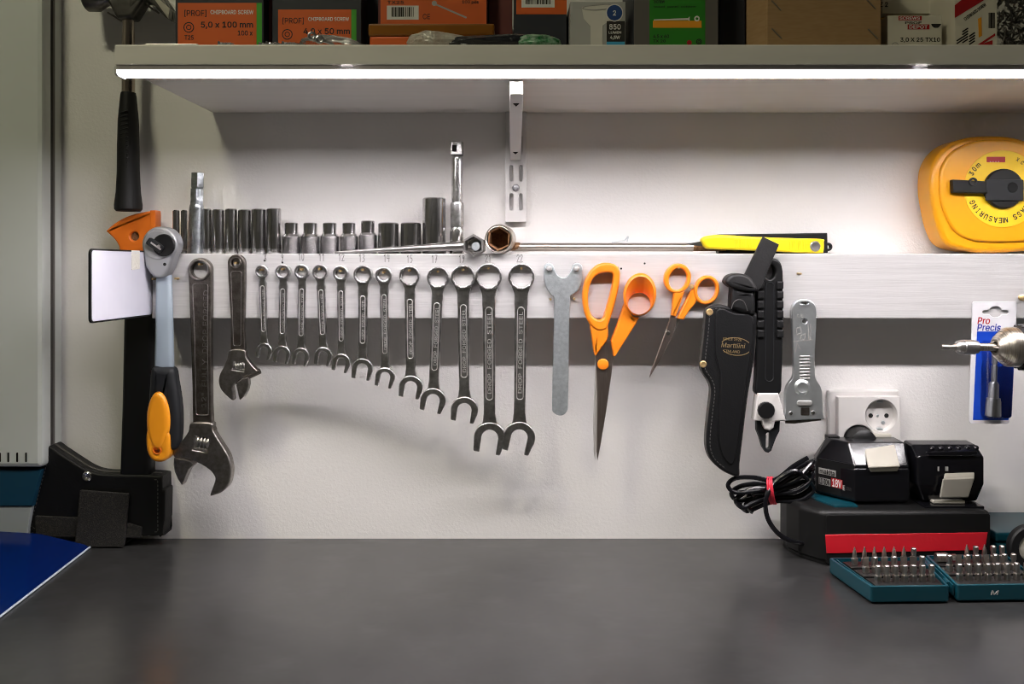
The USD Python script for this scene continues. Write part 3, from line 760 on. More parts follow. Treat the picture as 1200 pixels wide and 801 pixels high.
# thumb loop: a funnel, thick at the top
def loop_between(Ps, ys, material_closed=True):
    rings = []
    for (cx, cy, rx_, ry_, rot), y in zip(Ps, ys):
        e = np.array(ell(cx, cy, rx_, ry_, rot, 44).exterior.coords)[:-1]
        rings.append(np.array([P(a, b, y) * [1, 0, 1] + [0, y, 0] for a, b in e]))
    n = len(rings[0]); k = len(rings)
    V = np.vstack(rings); F = []
    for i in range(k):
        j = (i + 1) % k
        for q in range(n):
            r = (q + 1) % n
            F += [(i * n + q, i * n + r, j * n + r), (i * n + q, j * n + r, j * n + q)]
    m = trimesh.Trimesh(V, np.array(F), process=False)
    if m.volume < 0: m.invert()
    return m
yB, yF = yb - 0.001, yb - 0.020
t.part('thumb_loop', loop_between([(749.6, 345, 17.5, 23.5, 6), (749.7, 345, 19.2, 25.2, 6), (749.7, 345, 19.4, 25.4, 6), (749.7, 345, 18.6, 24.6, 6), (749.8, 346, 16.6, 22.4, 6), (749.6, 352, 14.4, 16.8, 4), (749.2, 356, 13.0, 13.2, 0), (749.2, 356, 13.2, 13.4, 0)],
       [yB, yB - 0.003, yF + 0.004, yF + 0.001, yF, yb - 0.010, yb - 0.004, yB]), 'orange')
armR = poly([(731.5, 352), (735, 366), (744, 371.5), (748, 370), (744, 378), (730, 400), (718.4, 417.6), (716.6, 409), (714.8, 399), (722, 380)], 0.8)
t.part('thumb_arm', slab(W(armR, yb), yh + 0.0015, yb - 0.001, 0.002, 3), 'orange')
blA = poly([(711.4, 397.6), (714.8, 398.6), (717, 410), (717.6, 419), (716, 436), (710, 478), (703, 520), (699.4, 537), (698.6, 532), (699.2, 470), (698.2, 440), (696.8, 417), (703, 407)])
q = t.part('blade', slab(W(blA, yb), yb - 0.0085, yb - 0.0052, 0.0009, 2), 'blade')
blB = poly([(697.4, 418), (706, 416), (706, 440), (703, 480), (699.5, 522), (697, 537.6), (695.6, 530), (694.8, 492), (696.4, 450)])
q2 = t.part('blade', slab(W(blB, yb), yb - 0.005, yb - 0.0018, 0.0008, 1), 'ground_edge', label='second blade showing its bright ground edge')
t.part('pivot_cap', lathe([(0, 0), (0.0064, 0), (0.0066, 0.001), (0.0056, 0.0026), (0.003, 0.0033), (0, 0.0035)], 28, 'y-', P(706.6, 426.6, yb - 0.0083)), 'orange')
screw(723.2 - 0.3, 313.4, 'screw holding the finger loop of the large orange scissors')

t = Thing('scissors', 'small orange-handled scissors hanging tilted beside the black knife sheath', 'scissors', P(783, 390, yb))
L1 = ell(792.5, 325.8, 15.6, 17.6, 18).difference(ell(793, 326.6, 10.3, 12.8, 18))
L2 = ell(826.3, 339.2, 14.6, 17.2, 18).difference(ell(826.4, 339.4, 10.6, 13, 18))
q = t.part('finger_loop', slab(W(L1, yb), yb - 0.0095, yb - 0.0008, 0.0036, 4, 0.002), 'orange')
t.part('finger_arm', slab(W(poly([(788.4, 340), (801, 341), (797, 352), (790.6, 370.4), (785.4, 369), (786.6, 356)], 0.7), yb), yb - 0.0088, yb - 0.001, 0.002, 3), 'orange')
t.part('thumb_loop', slab(W(L2, yb), yb - 0.0095, yb - 0.0008, 0.0036, 4, 0.002), 'orange')
t.part('thumb_arm', slab(W(poly([(810.6, 336), (813, 333.5), (815, 350), (813.6, 355), (806, 364), (799.8, 374.2), (792.2, 372.6), (799, 358), (806.6, 344)], 0.7), yb), yb - 0.0082, yb - 0.001, 0.002, 3), 'orange')
t.part('stop_screw', lathe([(0, 0), (0.0028, 0), (0.0028, 0.001), (0.002, 0.0018), (0, 0.002)], 18, 'y-', P(810.4, 335.6, yb - 0.0082)), 'brass_screw')
t.part('blade', slab(W(poly([(785, 369), (793, 371.5), (789.5, 386), (785.5, 397), (772, 422), (760.2, 441.6), (762, 434), (770, 412), (778.4, 389)]), yb), yb - 0.006, yb - 0.0038, 0.0007, 1), 'blade')
t.part('blade', slab(W(poly([(790, 371), (796.4, 374), (788, 391), (776, 414), (765, 434), (760.6, 441), (766, 424), (778, 396)]), yb), yb - 0.0036, yb - 0.0014, 0.0006, 1), 'satin_steel')
t.part('pivot_rivet', lathe([(0, 0), (0.0026, 0), (0.0022, 0.0009), (0, 0.0012)], 18, 'y-', P(782.8, 390, yb - 0.0058)), 'chrome_bright')
screw(793.6, 313.9, 'screw holding the upper loop of the small orange scissors')

# ------------------------------------------------------------------ knife in its sheath
t = Thing('sheath_knife', 'black leather sheath with gold oval stamp, a black-handled knife and a belt strap', 'knife', P(852, 460, yb))
ysf = yb - 0.022
sh = Polygon(spline([(823.6, 374), (824.2, 364), (828.5, 358.5), (837, 356.2), (847, 357.6), (857, 361), (868, 365.2), (882.6, 367.4), (882.2, 385), (880, 415), (876.6, 435), (871.6, 465), (866.4, 508), (862.6, 540), (862, 553.6), (851.5, 551.6), (840, 545), (830, 535), (825, 522), (824.8, 505), (827.4, 480), (829.6, 462), (829.8, 452), (827, 444), (821, 435), (818.6, 428), (819.6, 412), (822, 392)], 4)).buffer(0)
t.part('sheath', slab(W(sh, yb), ysf + 0.006, yb - 0.001, 0.003, 3, 0.002), 'leather')
belly = Polygon(spline([(836, 363), (857, 366), (878, 371), (876, 410), (868, 460), (860, 520), (854, 540), (842, 528), (838, 500), (840, 440), (834, 410)], 4)).buffer(0)
t.part('bulge', slab(W(belly, yb), ysf + 0.0044, ysf + 0.0085, 0.0016, 4), 'leather')
edge = sh.buffer(0.5).difference(sh.buffer(-0.7))
t.part('cut_edge', slab(W(edge, yb), ysf + 0.0085, yb - 0.004, 0.0), 'leather_edge')
inner = sh.buffer(-4.0).exterior
ms = []
tot = inner.length
for d in np.arange(0, tot, 4.2):
    a, b = inner.interpolate(d), inner.interpolate(d + 2.0)
    if a.x < 846 and 360 < a.y < 548 and b.x < 846:
        ms.append(slab(W(LineString([a, b]).buffer(0.42, quad_segs=1), yb), ysf + 0.0053, ysf + 0.0065, 0))
t.part('stitching', cat(ms), 'stitch', smooth=False, kind='stuff')
for px, py in ((831.4, 365.4), (824, 426.4)):
    c = P(px, py, ysf + 0.0062)
    t.part('rivet', lathe([(0, 0), (0.0040, 0), (0.0040, 0.0008), (0.003, 0.0016), (0.0018, 0.0014), (0, 0.0010)], 22, 'y-', c), 'brass_screw')
ye = ysf + 0.0042
em = ell(858, 404, 18, 10.5, 6)
ring = em.difference(em.buffer(-0.8)).difference(sbox(830, 399, 843, 411)).difference(sbox(873, 399, 890, 411))
q = t.part('gold_stamp', slab(W(ring, yb), ye - 0.0002, ye + 0.0006, 0), 'gold', smooth=False)
t.part('gold_lettering', text_px('Marttiini', 844.5, 406.4, 5.2, ye, width=28, rot=-3, depth=0.0003, shear=0.15), 'gold', parent=q, smooth=False)
t.part('gold_lettering', text_px('FINLAND', 848, 412.6, 3.1, ye, width=19, rot=-3, depth=0.0003), 'gold', parent=q, smooth=False)
t.part('gold_lettering', text_px('SINCE 1928', 847, 398.0, 2.8, ye, width=22, rot=-4, depth=0.0003), 'gold', parent=q, smooth=False)
hnd = poly([(852.6, 334), (879, 340), (880.6, 352), (880, 368), (866, 366), (850.8, 360), (851.4, 345)], 1.5)
t.part('knife_handle', slab(W(hnd, yb), ysf + 0.001, yb - 0.004, 0.006, 4, 0.003), 'black_rubber')
pom = Polygon(spline([(844.6, 329.4), (848, 323), (855, 320), (864, 320.2), (872, 323.4), (878, 330), (881.2, 339), (875, 340.6), (866, 339.6), (856, 337.4), (849, 334.6)], 5)).buffer(0)
t.part('pommel', slab(W(pom, yb), ysf - 0.003, yb - 0.003, 0.004, 3, 0.003), 'leather_strap')
ar = [(857, 362), (860, 354), (866, 351), (872, 353.6), (876, 364)]
t.part('handle_seam', tube([P(a, b, ysf + 0.0008) for a, b in spline(ar, 5, closed=False)], 0.0005, 6), 'stitch')
stp = poly([(866.4, 322.4), (888.2, 277.4), (907, 286.6), (885.6, 337), (880.5, 341), (876, 330)], 0.4)
t.part('belt_strap', slab(W(stp, yb), yb - 0.0208, yb - 0.0174, 0.0008, 2), 'leather_strap')

# ------------------------------------------------------------------ snap-off utility knife
t = Thing('utility_knife', 'black ribbed snap-off utility knife with white slider hanging right of the leather sheath', 'utility knife', P(898, 460, yb))
bd = Polygon([*spline([(884, 350), (885.2, 329), (886.6, 314), (890.6, 306), (897, 302.4), (904, 302.6), (910, 306), (913, 314), (913.8, 330), (913.4, 395), (912.4, 436), (909, 460), (883, 460), (882.2, 440), (883, 400)], 4)]).buffer(0)
eye = ell(898.4, 318, 6.0, 8.4)
bd = bd.difference(eye)
t.part('handle', slab(W(bd, yb), yb - 0.014, yb - 0.001, 0.003, 3, 0.002), 'black_plastic')
t.part('slide_track', slab(W(stadium(898.2, 335, 897.4, 440, 5.2).difference(stadium(898.2, 335, 897.4, 440, 4.2)), yb), yb - 0.0148, yb - 0.0135, 0.0004, 1), 'grip_grey')
for k_ in range(6):
    for x_ in (887.3, 909.6):
        y_ = 329 + k_ * 11.2
        t.part('grip_rib', slab(W(rnd(sbox(x_ - 3.9, y_, x_ + 3.9, y_ + 9), 1.2), yb), yb - 0.0168, yb - 0.013, 0.0016, 2), 'black_rubber')
wp = poly([(883.6, 458), (907.4, 458), (911.4, 472), (916.2, 489.6), (903.6, 491), (902, 498), (897.4, 501.6), (892.4, 500), (889.6, 495), (888.6, 490.6), (879.6, 489.6), (881.4, 472)], 0.8)
t.part('slider', slab(W(wp, yb), yb - 0.0165, yb - 0.0015, 0.002, 3), 'white_plastic')
c = P(897.2, 480, yb - 0.0162)
knob = [(0, 0), (0.0098, 0), (0.0098, 0.004), (0.0088, 0.0055), (0.004, 0.0058), (0, 0.0052)]
q = t.part('lock_knob', lathe(knob, 14, 'y-', c), 'black_plastic', smooth=20)
nose = poly([(884, 488), (911.6, 488), (911, 503), (906.5, 512), (901.4, 526), (898, 528.4), (894.6, 527.6), (891, 522), (887.4, 510), (884.2, 502)], 1).difference(stadium(897.6, 507, 897.4, 521.5, 2.3))
t.part('nose', slab(W(nose, yb), yb - 0.0095, yb - 0.002, 0.0012, 2), 'grip_grey')
screw(897.6, 312.6, 'brass-coloured screw in the eye of the black utility knife')

# ------------------------------------------------------------------ scraper
t = Thing('scraper', 'bright zinc window scraper with pressed ribs hanging right of the black utility knife', 'scraper', P(940, 430, yb))
bd = Polygon(spline([(926, 372), (926.4, 360), (931, 352.6), (940, 350.2), (948.8, 352.4), (953.8, 359.6), (954.4, 374), (953, 405), (952.4, 430), (953.6, 442), (958.6, 450), (961.2, 458), (961.4, 466), (961.4, 480), (961.2, 500), (918, 502), (918, 480), (918, 466), (918.2, 457), (921, 449), (926.6, 441), (928, 428), (927.2, 405)], 4)).buffer(0).intersection(Polygon([(900, 300), (980, 300), (980, 488.6), (900, 492.4)]))
hole = Point(940.6, 375.4).buffer(2.9)
slit = stadium(936.5, 354.5, 944, 354.2, 1.3)
yf = yb - 0.0075
t.part('body', slab(W(bd.difference(hole).difference(slit), yb), yf, yb - 0.0012, 0.0026, 3), 'zinc_sheet')
for k_ in range(8):
    t.part('pressed_rib', slab(W(stadium(935.6, 416.5 + k_ * 3.7, 945.6, 416.3 + k_ * 3.7, 1.0), yb), yf - 0.0009, yf + 0.0003, 0.0007, 2), 'letter_steel')
c = P(940, 453.4, yf + 0.0002)
t.part('pressed_boss', lathe([(0, 0.0012), (0.003, 0.0012), (0.0062, 0.0022), (0.0088, 0.0006), (0.0096, 0.0)], 30, 'y-', c), 'zinc_sheet')
t.part('pressed_dimple', slab(W(rnd(sbox(931.6, 467.6, 949, 474), 2.5), yb), yf - 0.0016, yf + 0.0003, 0.0015, 2), 'letter_steel')
t.part('blade_slot', slab(W(rnd(sbox(936, 476, 946, 485), 1), yb), yf - 0.0003, yf + 0.0006, 0.0), 'dark_steel')
for px, py in ((926.6, 484), (952.6, 483.2)):
    t.part('rivet', lathe([(0, 0), (0.0025, 0), (0.002, 0.0008), (0, 0.001)], 16, 'y-', P(px, py, yf)), 'chrome_bright')
t.part('blade', slab(W(poly([(918.6, 488.5), (961.2, 487.4), (961, 491.6), (930, 495.4), (919, 495)]), yb), yb - 0.0042, yb - 0.0030, 0.0003, 1), 'dark_steel')
em_ = [text_px('CE', 934, 372, 4, yf, depth=0.0003), strokes_px([[(933, 385), (938, 383), (939, 390), (934, 392), (933, 385)], [(939, 393), (944, 391), (943, 398), (938, 397), (939, 393)], [(930, 400), (952, 398)], [(932, 413), (934, 402), (938, 409)], [(947, 380), (948, 398)], [(950, 380), (950, 398)]], 0.5, yf, 0.0003)]
t.part('embossing', cat(em_), 'letter_steel', smooth=False)
c = P(940.3, 354.4, Y_RAIL)
solo('nail', lathe([(0, 0), (0.0009, 0), (0.0009, 0.0105), (0.0017, 0.0108), (0.0017, 0.0114), (0, 0.0116)], 14, 'y-', c), 'dark_steel', 'small dark nail through the top slit of the zinc scraper', 'nail', origin=c)

screw(935, 320.4, 'lone screw in the bare rail right of the utility knife, nothing hung on it')
c = P(1196, 348.5, Y_RAIL)
t = Thing('screw_hook', 'yellowish screw sticking far out of the rail at the right picture edge', 'screw', c)
t.part('shank', lathe([(0, 0), (0.0022, 0), (0.0022, 0.016), (0.003, 0.0165), (0.0014, 0.024), (0, 0.026)], 14, np.array([-0.25, -1, 0.0]), c), 'brass_screw')
t.part('thread', cat([lathe([(0.0022, k_), (0.0034, k_ + .0006), (0.0022, k_ + .0012)], 14, np.array([-0.25, -1, 0.0]), c) for k_ in np.arange(0.002, 0.016, 0.002)]), 'brass_screw')

# ------------------------------------------------------------------ sockets and bars on the rail's ledge
yk = -0.030
def pz(py, y): return (HZ - py) * sc(y)
def socket(px0, px1, top, label, style, name='socket', y=yk, group=None, material='socket_chrome'):
    s = sc(y)
    x, r, h = ((px0 + px1) / 2 - CX) * s, (px1 - px0) / 2 * s * 0.985, pz(top, y) - Z_LEDGE
    c = (x, y, Z_LEDGE)
    t = Thing(name, label, 'socket', c, group)
    if style == 'deep':
        t.part('barrel', lathe([(0.0, 0.0075), (r * 0.62, 0.0075), (r * 0.62, 0.006), (r * 0.99, 0.006), (r, 0.0068), (r, h - 0.0012), (r - 0.001, h), (r * 0.66, h), (r * 0.66, h - 0.012), (0, h - 0.012)], 30, 'z', c), material)
        t.part('grooved_foot', lathe([(0, 0.0), (r * 0.93, 0.0), (r * 0.98, 0.001), (r * 0.98, 0.0032), (r * 0.90, 0.0036), (r * 0.90, 0.0046), (r * 0.99, 0.005), (r * 0.99, 0.0061), (0, 0.0061)], 30, 'z', c), 'chrome_bright')
    elif style == 'step':
        hb = h * 0.58
        rt = r * 0.76
        t.part('drive_end', lathe([(0, hb), (rt * 1.12, hb), (rt, hb + 0.003), (rt, h - 0.001), (rt - 0.001, h), (rt * 0.55, h), (rt * 0.55, h - 0.008), (0, h - 0.008)], 30, 'z', c), material)
        t.part('shoulder', lathe([(0, hb - 0.001), (r * 0.985, hb - 0.001), (r * 0.92, hb + 0.0004), (rt * 1.1, hb + 0.0022), (0, hb + 0.0022)], 30, 'z', c), 'chrome_bright')
        t.part('knurled_band', lathe([(0, 0), (r * 0.97, 0), (r, 0.001), (r, hb - 0.002), (r * 0.985, hb - 0.0008), (0, hb - 0.0008)], 30, 'z', c), 'knurl')
    elif style == 'plain':
        t.part('barrel', lathe([(0, 0.0055), (r, 0.0055), (r, h - 0.0015), (r - 0.0012, h), (r * 0.6, h), (r * 0.6, h - 0.01), (0, h - 0.01)], 32, 'z', c), material)
        t.part('grooved_foot', lathe([(0, 0.0), (r * 0.96, 0), (r, 0.0008), (r, 0.0036), (r * 0.95, 0.004), (r * 0.95, 0.0056), (0, 0.0056)], 32, 'z', c), 'knurl')
    return t
socket(202.4, 210.4, 246, 'thin deep socket at the far left of the rail ledge, above the ratchet head', 'deep', group='deep sockets')
socket(212.2, 219.6, 246, 'thin deep socket just left of the tall zinc spark plug tube', 'deep', group='deep sockets')
DEEP = [(236.9, 248), (248.6, 263), (263.8, 278), (279, 294), (294.8, 311.6), (312.4, 329.4)]
for i, (a, b) in enumerate(DEEP):
    socket(a, b, (244.6, 245.4, 244.6, 245.6, 244.8, 244.2)[i], f'{ORD[i]} tall deep chrome socket to the right of the zinc spark plug tube', 'deep', group='deep sockets')
SHORT = [(331, 352, 261), (353, 374.4, 261), (375.6, 397, 261), (398.6, 419.4, 261), (420.4, 441.6, 258.6)]
for i, (a, b, c_) in enumerate(SHORT):
    socket(a, b, c_, f'{ORD[i]} short stepped chrome socket to the right of the deep sockets', 'step', group='short sockets')
socket(443, 467.6, 261, 'wide plain short socket next to the five stepped sockets', 'plain', group='short sockets')
socket(469.4, 493.6, 261, 'wide plain short socket directly left of the tallest wide socket', 'plain', group='short sockets')
socket(495, 523, 232, 'largest tall wide chrome socket standing left of the extension bar', 'plain')

# spark plug tube
c = np.array([(229.5 - CX) * sc(-0.03), -0.033, Z_LEDGE])
t = Thing('spark_plug_wrench', 'tall two-stage zinc tube wrench standing among the sockets', 'tube wrench', c)
s = sc(-0.033)
r1, r2, h = 8.3 * s, 7.6 * s, pz(202.5, -0.033) - Z_LEDGE
ax = np.array([0.035, 0, 1.0])
zs = pz(243, -0.033) - Z_LEDGE
low_ = lathe([(0, 0), (r1 * 0.97, 0), (r1, 0.0008), (r1, zs), (r2, zs + 0.003), (0, zs + 0.003)], 32, ax, c)
upm = lathe([(r2 * 0.97, zs + 0.002), (r2 * 0.97, h - 0.021), (r2 * 0.90, h - 0.019), (r2 * 1.03, h - 0.0165), (r2 * 1.03, h), (r2 * 0.8, h), (r2 * 0.8, h - 0.02), (0, h - 0.02)], 6, ax, c, a0=0.3)
upr = lathe([(0, zs), (r2 * 0.95, zs + 0.002), (r2 * 0.95, h - 0.019), (0, h - 0.019)], 28, ax, c)
hx = trimesh.creation.cylinder(0.0032, 0.05, sections=16)
hx.apply_transform(trimesh.transformations.rotation_matrix(math.pi / 2, [0, 1, 0])); hx.apply_translation(P(235, 232.5, -0.037))
t.part('lower_tube', low_, 'zinc_tube')
t.part('upper_tube', cut(upr, hx), 'zinc_tube')
t.part('hexagon_end', upm, 'zinc_tube', smooth=20)

# extension bar
c = np.array([(535.2 - CX) * sc(-0.034), -0.030, Z_LEDGE])
t = Thing('extension_bar', 'tall chrome socket extension bar standing upright on the rail ledge', 'extension bar', c)
s = sc(-0.030)
ax = np.array([0.004, 0, 1.0])
zz = lambda py: pz(py, -0.030) - Z_LEDGE
t.part('foot', lathe([(0, 0), (8.6 * s, 0), (8.6 * s, zz(290)), (7.4 * s, zz(288)), (8.4 * s, zz(286)), (8.4 * s, zz(272)), (7.0 * s, zz(266)), (0, zz(266))], 30, ax, c), 'chrome_bright')
t.part('collar', lathe([(0, zz(266.5)), (7.5 * s, zz(266.5)), (7.9 * s, zz(264)), (7.9 * s, zz(240)), (7.2 * s, zz(237)), (0, zz(237))], 30, ax, c), 'chrome')
t.part('bar', lathe([(0, zz(238)), (6.4 * s, zz(238)), (6.3 * s, zz(186)), (5.6 * s, zz(183)), (0, zz(183))], 30, ax, c), 'chrome_bright')
dz = zz(166)
hd_ = rbox(c[0] - 6.9 * s, c[0] + 7.3 * s, c[1] - 7 * s, c[1] + 7 * s, c[2] + zz(182.4), c[2] + dz, 0.0012)
t.part('square_drive', hd_, 'chrome')
t.part('detent_hole', rbox(c[0] - 5.4 * s, c[0] + 0.5 * s, c[1] - 7.6 * s, c[1] - 6.9 * s, c[2] + zz(178), c[2] + zz(170.5), 0.0006, 0.0001), 'slot')

# tapered lever with a hexagon head, lying in front of the sockets
y1 = -0.0485
c0, c1 = P(392, 295.6, y1), P(552, 287.5, y1)
t = Thing('tapered_lever', 'slim tapered steel lever with a hexagon socket head lying in front of the short sockets', 'lever wrench', c1)
pts = np.array([c0 + (c1 - c0) * k_ for k_ in np.linspace(0, 1, 14)])
pts[:, 2] = np.maximum(pts[:, 2], Z_LEDGE + 0.0012 + 0.0050 * np.linspace(0, 1, 14))
t.part('lever', tube(pts, np.linspace(0.0010, 0.0060, 14), 16), 'satin_steel')
hc = np.array([(557 - CX) * sc(-0.075), -0.040, (HZ - 287.6) * sc(-0.075)])
ax = np.array([-0.08, -1, 0.0])
R = 13.6 * sc(-0.075)
t.part('hexagon_head', lathe([(R * 0.8, 0), (R * 0.94, 0.002), (R, 0.028), (R * 0.99, 0.032), (R * 0.80, 0.032), (R * 0.74, 0.026), (R * 0.74, 0.014), (0, 0.014)], 6, ax, hc, a0=math.pi / 6), 'satin_steel', smooth=20)
t.part('inner_stud', lathe([(0, 0.012), (R * 0.46, 0.012), (R * 0.46, 0.0235), (R * 0.36, 0.0255), (0, 0.0260)], 24, ax, hc + np.array([0.0022, 0, -0.0005])), 'galvanised')

# wheel nut wrench
yq = -0.028
c = np.array([(588 - CX) * sc(-0.065), -0.030, (HZ - 279.6) * sc(-0.065)])
R = 16.8 * sc(-0.065)
c[2] = max(c[2], Z_LEDGE + R + 0.0006)
t = Thing('wheel_nut_wrench', 'long nickel pipe wheel wrench with a rusty hexagon socket lying along the ledge', 'wheel wrench', c)
ax = np.array([-0.10, -1, 0.0])
t.part('socket_head', lathe([(0, -0.012), (R * 0.7, -0.012), (R * 0.98, -0.006), (R, 0.0), (R, 0.032), (R * 0.96, 0.034), (R * 0.86, 0.0345)], 36, ax, c), 'pipe_steel')
hexr = R * 0.86
t.part('hexagon_bore', lathe([(hexr, 0.0344), (hexr * 0.86, 0.0325), (hexr * 0.86, 0.004), (0, 0.004)], 6, ax, c, a0=math.pi / 7), 'rust', smooth=20)
t.part('socket_rim', lathe([(R * 0.86, 0.0342), (R * 0.95, 0.0352), (R * 0.99, 0.0335)], 36, ax, c), 'pipe_steel')
z_p = Z_LEDGE + 0.0078
xs = [(600 - CX) * sc(yq), (812 - CX) * sc(yq)]
t.part('weld', rhull([(c[0] + 0.008, -0.030, z_p + .001), (c[0] + 0.020, -0.028, z_p + .0005)], 0.0052), 'rust')
t.part('pipe', tube([(xs[0], yq, z_p), (xs[1], yq, z_p)], 0.0051, 20), 'pipe_steel')
t.part('pipe_end', tube([((804 - CX) * sc(yq), yq, z_p), ((850 - CX) * sc(yq), yq, z_p)], 0.0047, 16), 'rust')

# bit of bent wire on the pipe
c = P(735, 281, yq)
pth = [P(717, 287.4 - 3.6, yq), P(727, 282.4, yq), P(732, 281.5, yq), P(736, 277, yq), P(735, 283, yq)]
solo('wire_scrap', tube(spline(pth, 5, closed=False), 0.0008, 8), 'galvanised', 'tiny bent scrap of wire lying on the long pipe', 'wire')

# black holder and yellow cutter
t = Thing('blade_case', 'flat black plastic case with a hanging loop lying behind the yellow cutter', 'case', P(908, 290, -0.014))
t.part('case', slab(W(poly([(842, 274.4), (970, 272.6), (970.6, 296.4), (842, 296.4)], 1.0), -0.024), -0.024, -0.010, 0.0015, 2), 'black_plastic')
lp = Point(972, 289).buffer(5).difference(Point(972, 289).buffer(2.0))
t.part('hanging_loop', slab(W(lp, -0.024), -0.021, -0.015, 0.001, 2), 'black_plastic')
yc = -0.042
t = Thing('cutter', 'yellow plastic cutter knife lying on the ledge in front of the black case', 'cutter', P(895, 288, yc))
bd = Polygon(spline([(821.4, 283), (823, 278.4), (830, 276), (842, 275), (862, 276), (890, 277.6), (930, 279), (962, 280), (964.2, 284), (964, 293), (961, 297.0), (940, 296.4), (900, 294.2), (860, 292.6), (833, 291.6), (826, 289.6)], 4)).buffer(0)
bd = bd.intersection(sbox(800, 200, 1000, (HZ - (Z_LEDGE + 0.0003) / sc(yc))))
t.part('body', slab(W(bd, yc), yc - 0.006, yc + 0.008, 0.003, 3, 0.002), 'yellow')
for xa in (860, 924):
    t.part('grip_ridges', cat([slab(W(stadium(xa + k_ * 3.2, 280.8 + (xa - 860) * .03, xa + k_ * 3.2, 289 + (xa - 860) * .04, 0.55), yc), yc - 0.0067, yc - 0.0055, 0.0003, 1) for k_ in range(7)]), 'yellow', kind='stuff')
t.part('end_wheel', lathe([(0, 0), (0.0062, 0), (0.0062, 0.0012), (0.005, 0.002), (0, 0.0016)], 24, 'y-', P(955, 288.4, yc - 0.0054)), 'satin_steel')
t.part('snap_blade', slab(W(poly([(804.5, 285.4), (822, 282.6), (823, 288), (812, 287.4)]), yc), yc - 0.0005, yc + 0.0005, 0), 'chrome_bright')

# ------------------------------------------------------------------ measuring tape
yt = -0.048
s = sc(yt)
t = Thing('measuring_tape', 'big round yellow surveyor tape reel with a black fold-out crank standing on the rail', 'measuring tape', P(1170, 297, yt + 0.02))
out = spline([(1091.4, 205), (1094, 192), (1103, 177), (1118, 166), (1138, 160.4), (1160, 158.8), (1184, 160), (1207, 166), (1228, 178), (1242, 193), (1250, 210), (1253, 235), (1248, 262), (1238, 280), (1226, 289), (1200, 294), (1160, 296.5), (1130, 293.4), (1110, 286), (1100, 268), (1094, 243), (1091, 222)], 5)
op = Polygon(out).buffer(0)
floor_py = HZ - Z_LEDGE / s
op = op.intersection(sbox(0, 0, 2000, floor_py - 0.3))
t.part('case', slab(W(op, yt), yt, yt + 0.040, 0.006, 4, 0.006), 'tape_orange')
fr = Polygon(spline([(1100, 206), (1104, 192), (1113, 179), (1128, 170), (1145, 165), (1162, 163.6), (1184, 165), (1206, 171), (1224, 182), (1236, 196), (1243, 213), (1245, 235), (1240, 259), (1231, 275), (1219, 281), (1196, 283), (1160, 283.6), (1136, 281), (1119, 272), (1108, 255), (1101, 234)], 5)).buffer(0)
t.part('front_shell', slab(W(fr, yt), yt - 0.0035, yt + 0.002, 0.003, 3), 'tape_orange')
yd = yt - 0.0035
hc = (1172.6, 221.5)
q = t.part('label_disc', slab(W(Point(hc).buffer(45, quad_segs=20), yt), yd - 0.0006, yd + 0.0006, 0.0002, 1), 'tape_yellow')
yd -= 0.0006
t.part('red_badge', slab(W(rnd(sbox(1154, 184, 1175.6, 190.4), 0.6), yt), yd - 0.0002, yd + 0.0002, 0), 'red_print', parent=q)
for txt, r_, a_, cap, sp, flip in (('30m', 36, 152, 5.6, 7.0, False), ('XC300LE', 38, 60, 4.2, 7.2, False), ('FIBREGLASS MEASURING', 33.5, 381, 6.2, 7.25, False)):
    ms = []
    a = a_
    chars = txt[::-1] if flip else txt
    for ch in chars:
        rad = math.radians(a)
        if ch != ' ':
            cx_, cy_ = hc[0] + r_ * math.cos(rad), hc[1] - r_ * math.sin(rad)
            rot = (a + 90) if flip else (a - 90)
            # start at half a character's width before the point
            w_ = cap * (1.0 if ch in 'Mm' else 0.3 if ch == 'I' else 0.72)
            rr_ = math.radians(rot)
            ox, oy = -w_ / 2 * math.cos(rr_), w_ / 2 * math.sin(rr_)
            ms.append(text_px(ch, cx_ + ox, cy_ + oy, cap, yd, width=w_, rot=rot, depth=0.0002, bold=True))
        a += sp if flip else -(sp + 2)
    t.part('printed_lettering', cat(ms), 'ink', parent=q, smooth=False)
t.part('printed_lettering', text_px('....', 1159, 189.4, 3, yd - 0.0002, width=12, depth=0.0001), 'white_print', parent=q, smooth=False)
c = P(*hc, yt); c[1] = yd
q = t.part('crank_hub', lathe([(0, 0), (23.2 * s, 0), (23.2 * s, 0.003), (21.6 * s, 0.0046), (0, 0.0046)], 40, 'y-', c), 'black_plastic')
t.part('crank_ridge', slab(W(rnd(sbox(1150, 211, 1194, 236), 2), yt), c[1] - 0.0062, c[1] - 0.004, 0.0008, 2), 'grip_grey', parent=q)
t.part('knob_recess', lathe([(0, 0), (6.2 * s, 0), (5.8 * s, 0.0006), (0, 0.0006)], 24, 'y-', P(1181, 220.4, yt) * [1, 0, 1] + [0, c[1] - 0.0062, 0]), 'slot', parent=q)
t.part('crank_arm', slab(W(rnd(poly([(1110.5, 211), (1149, 213), (1152, 228), (1111.4, 226.6)]), 1.2), yt), c[1] - 0.0075, c[1] - 0.0005, 0.0015, 2), 'black_plastic')
t.part('crank_clip', slab(W(Point(1134, 214).buffer(5).difference(Point(1134, 214).buffer(2.6)), yt), c[1] - 0.0092, c[1] - 0.007, 0.0008, 2), 'grip_grey')

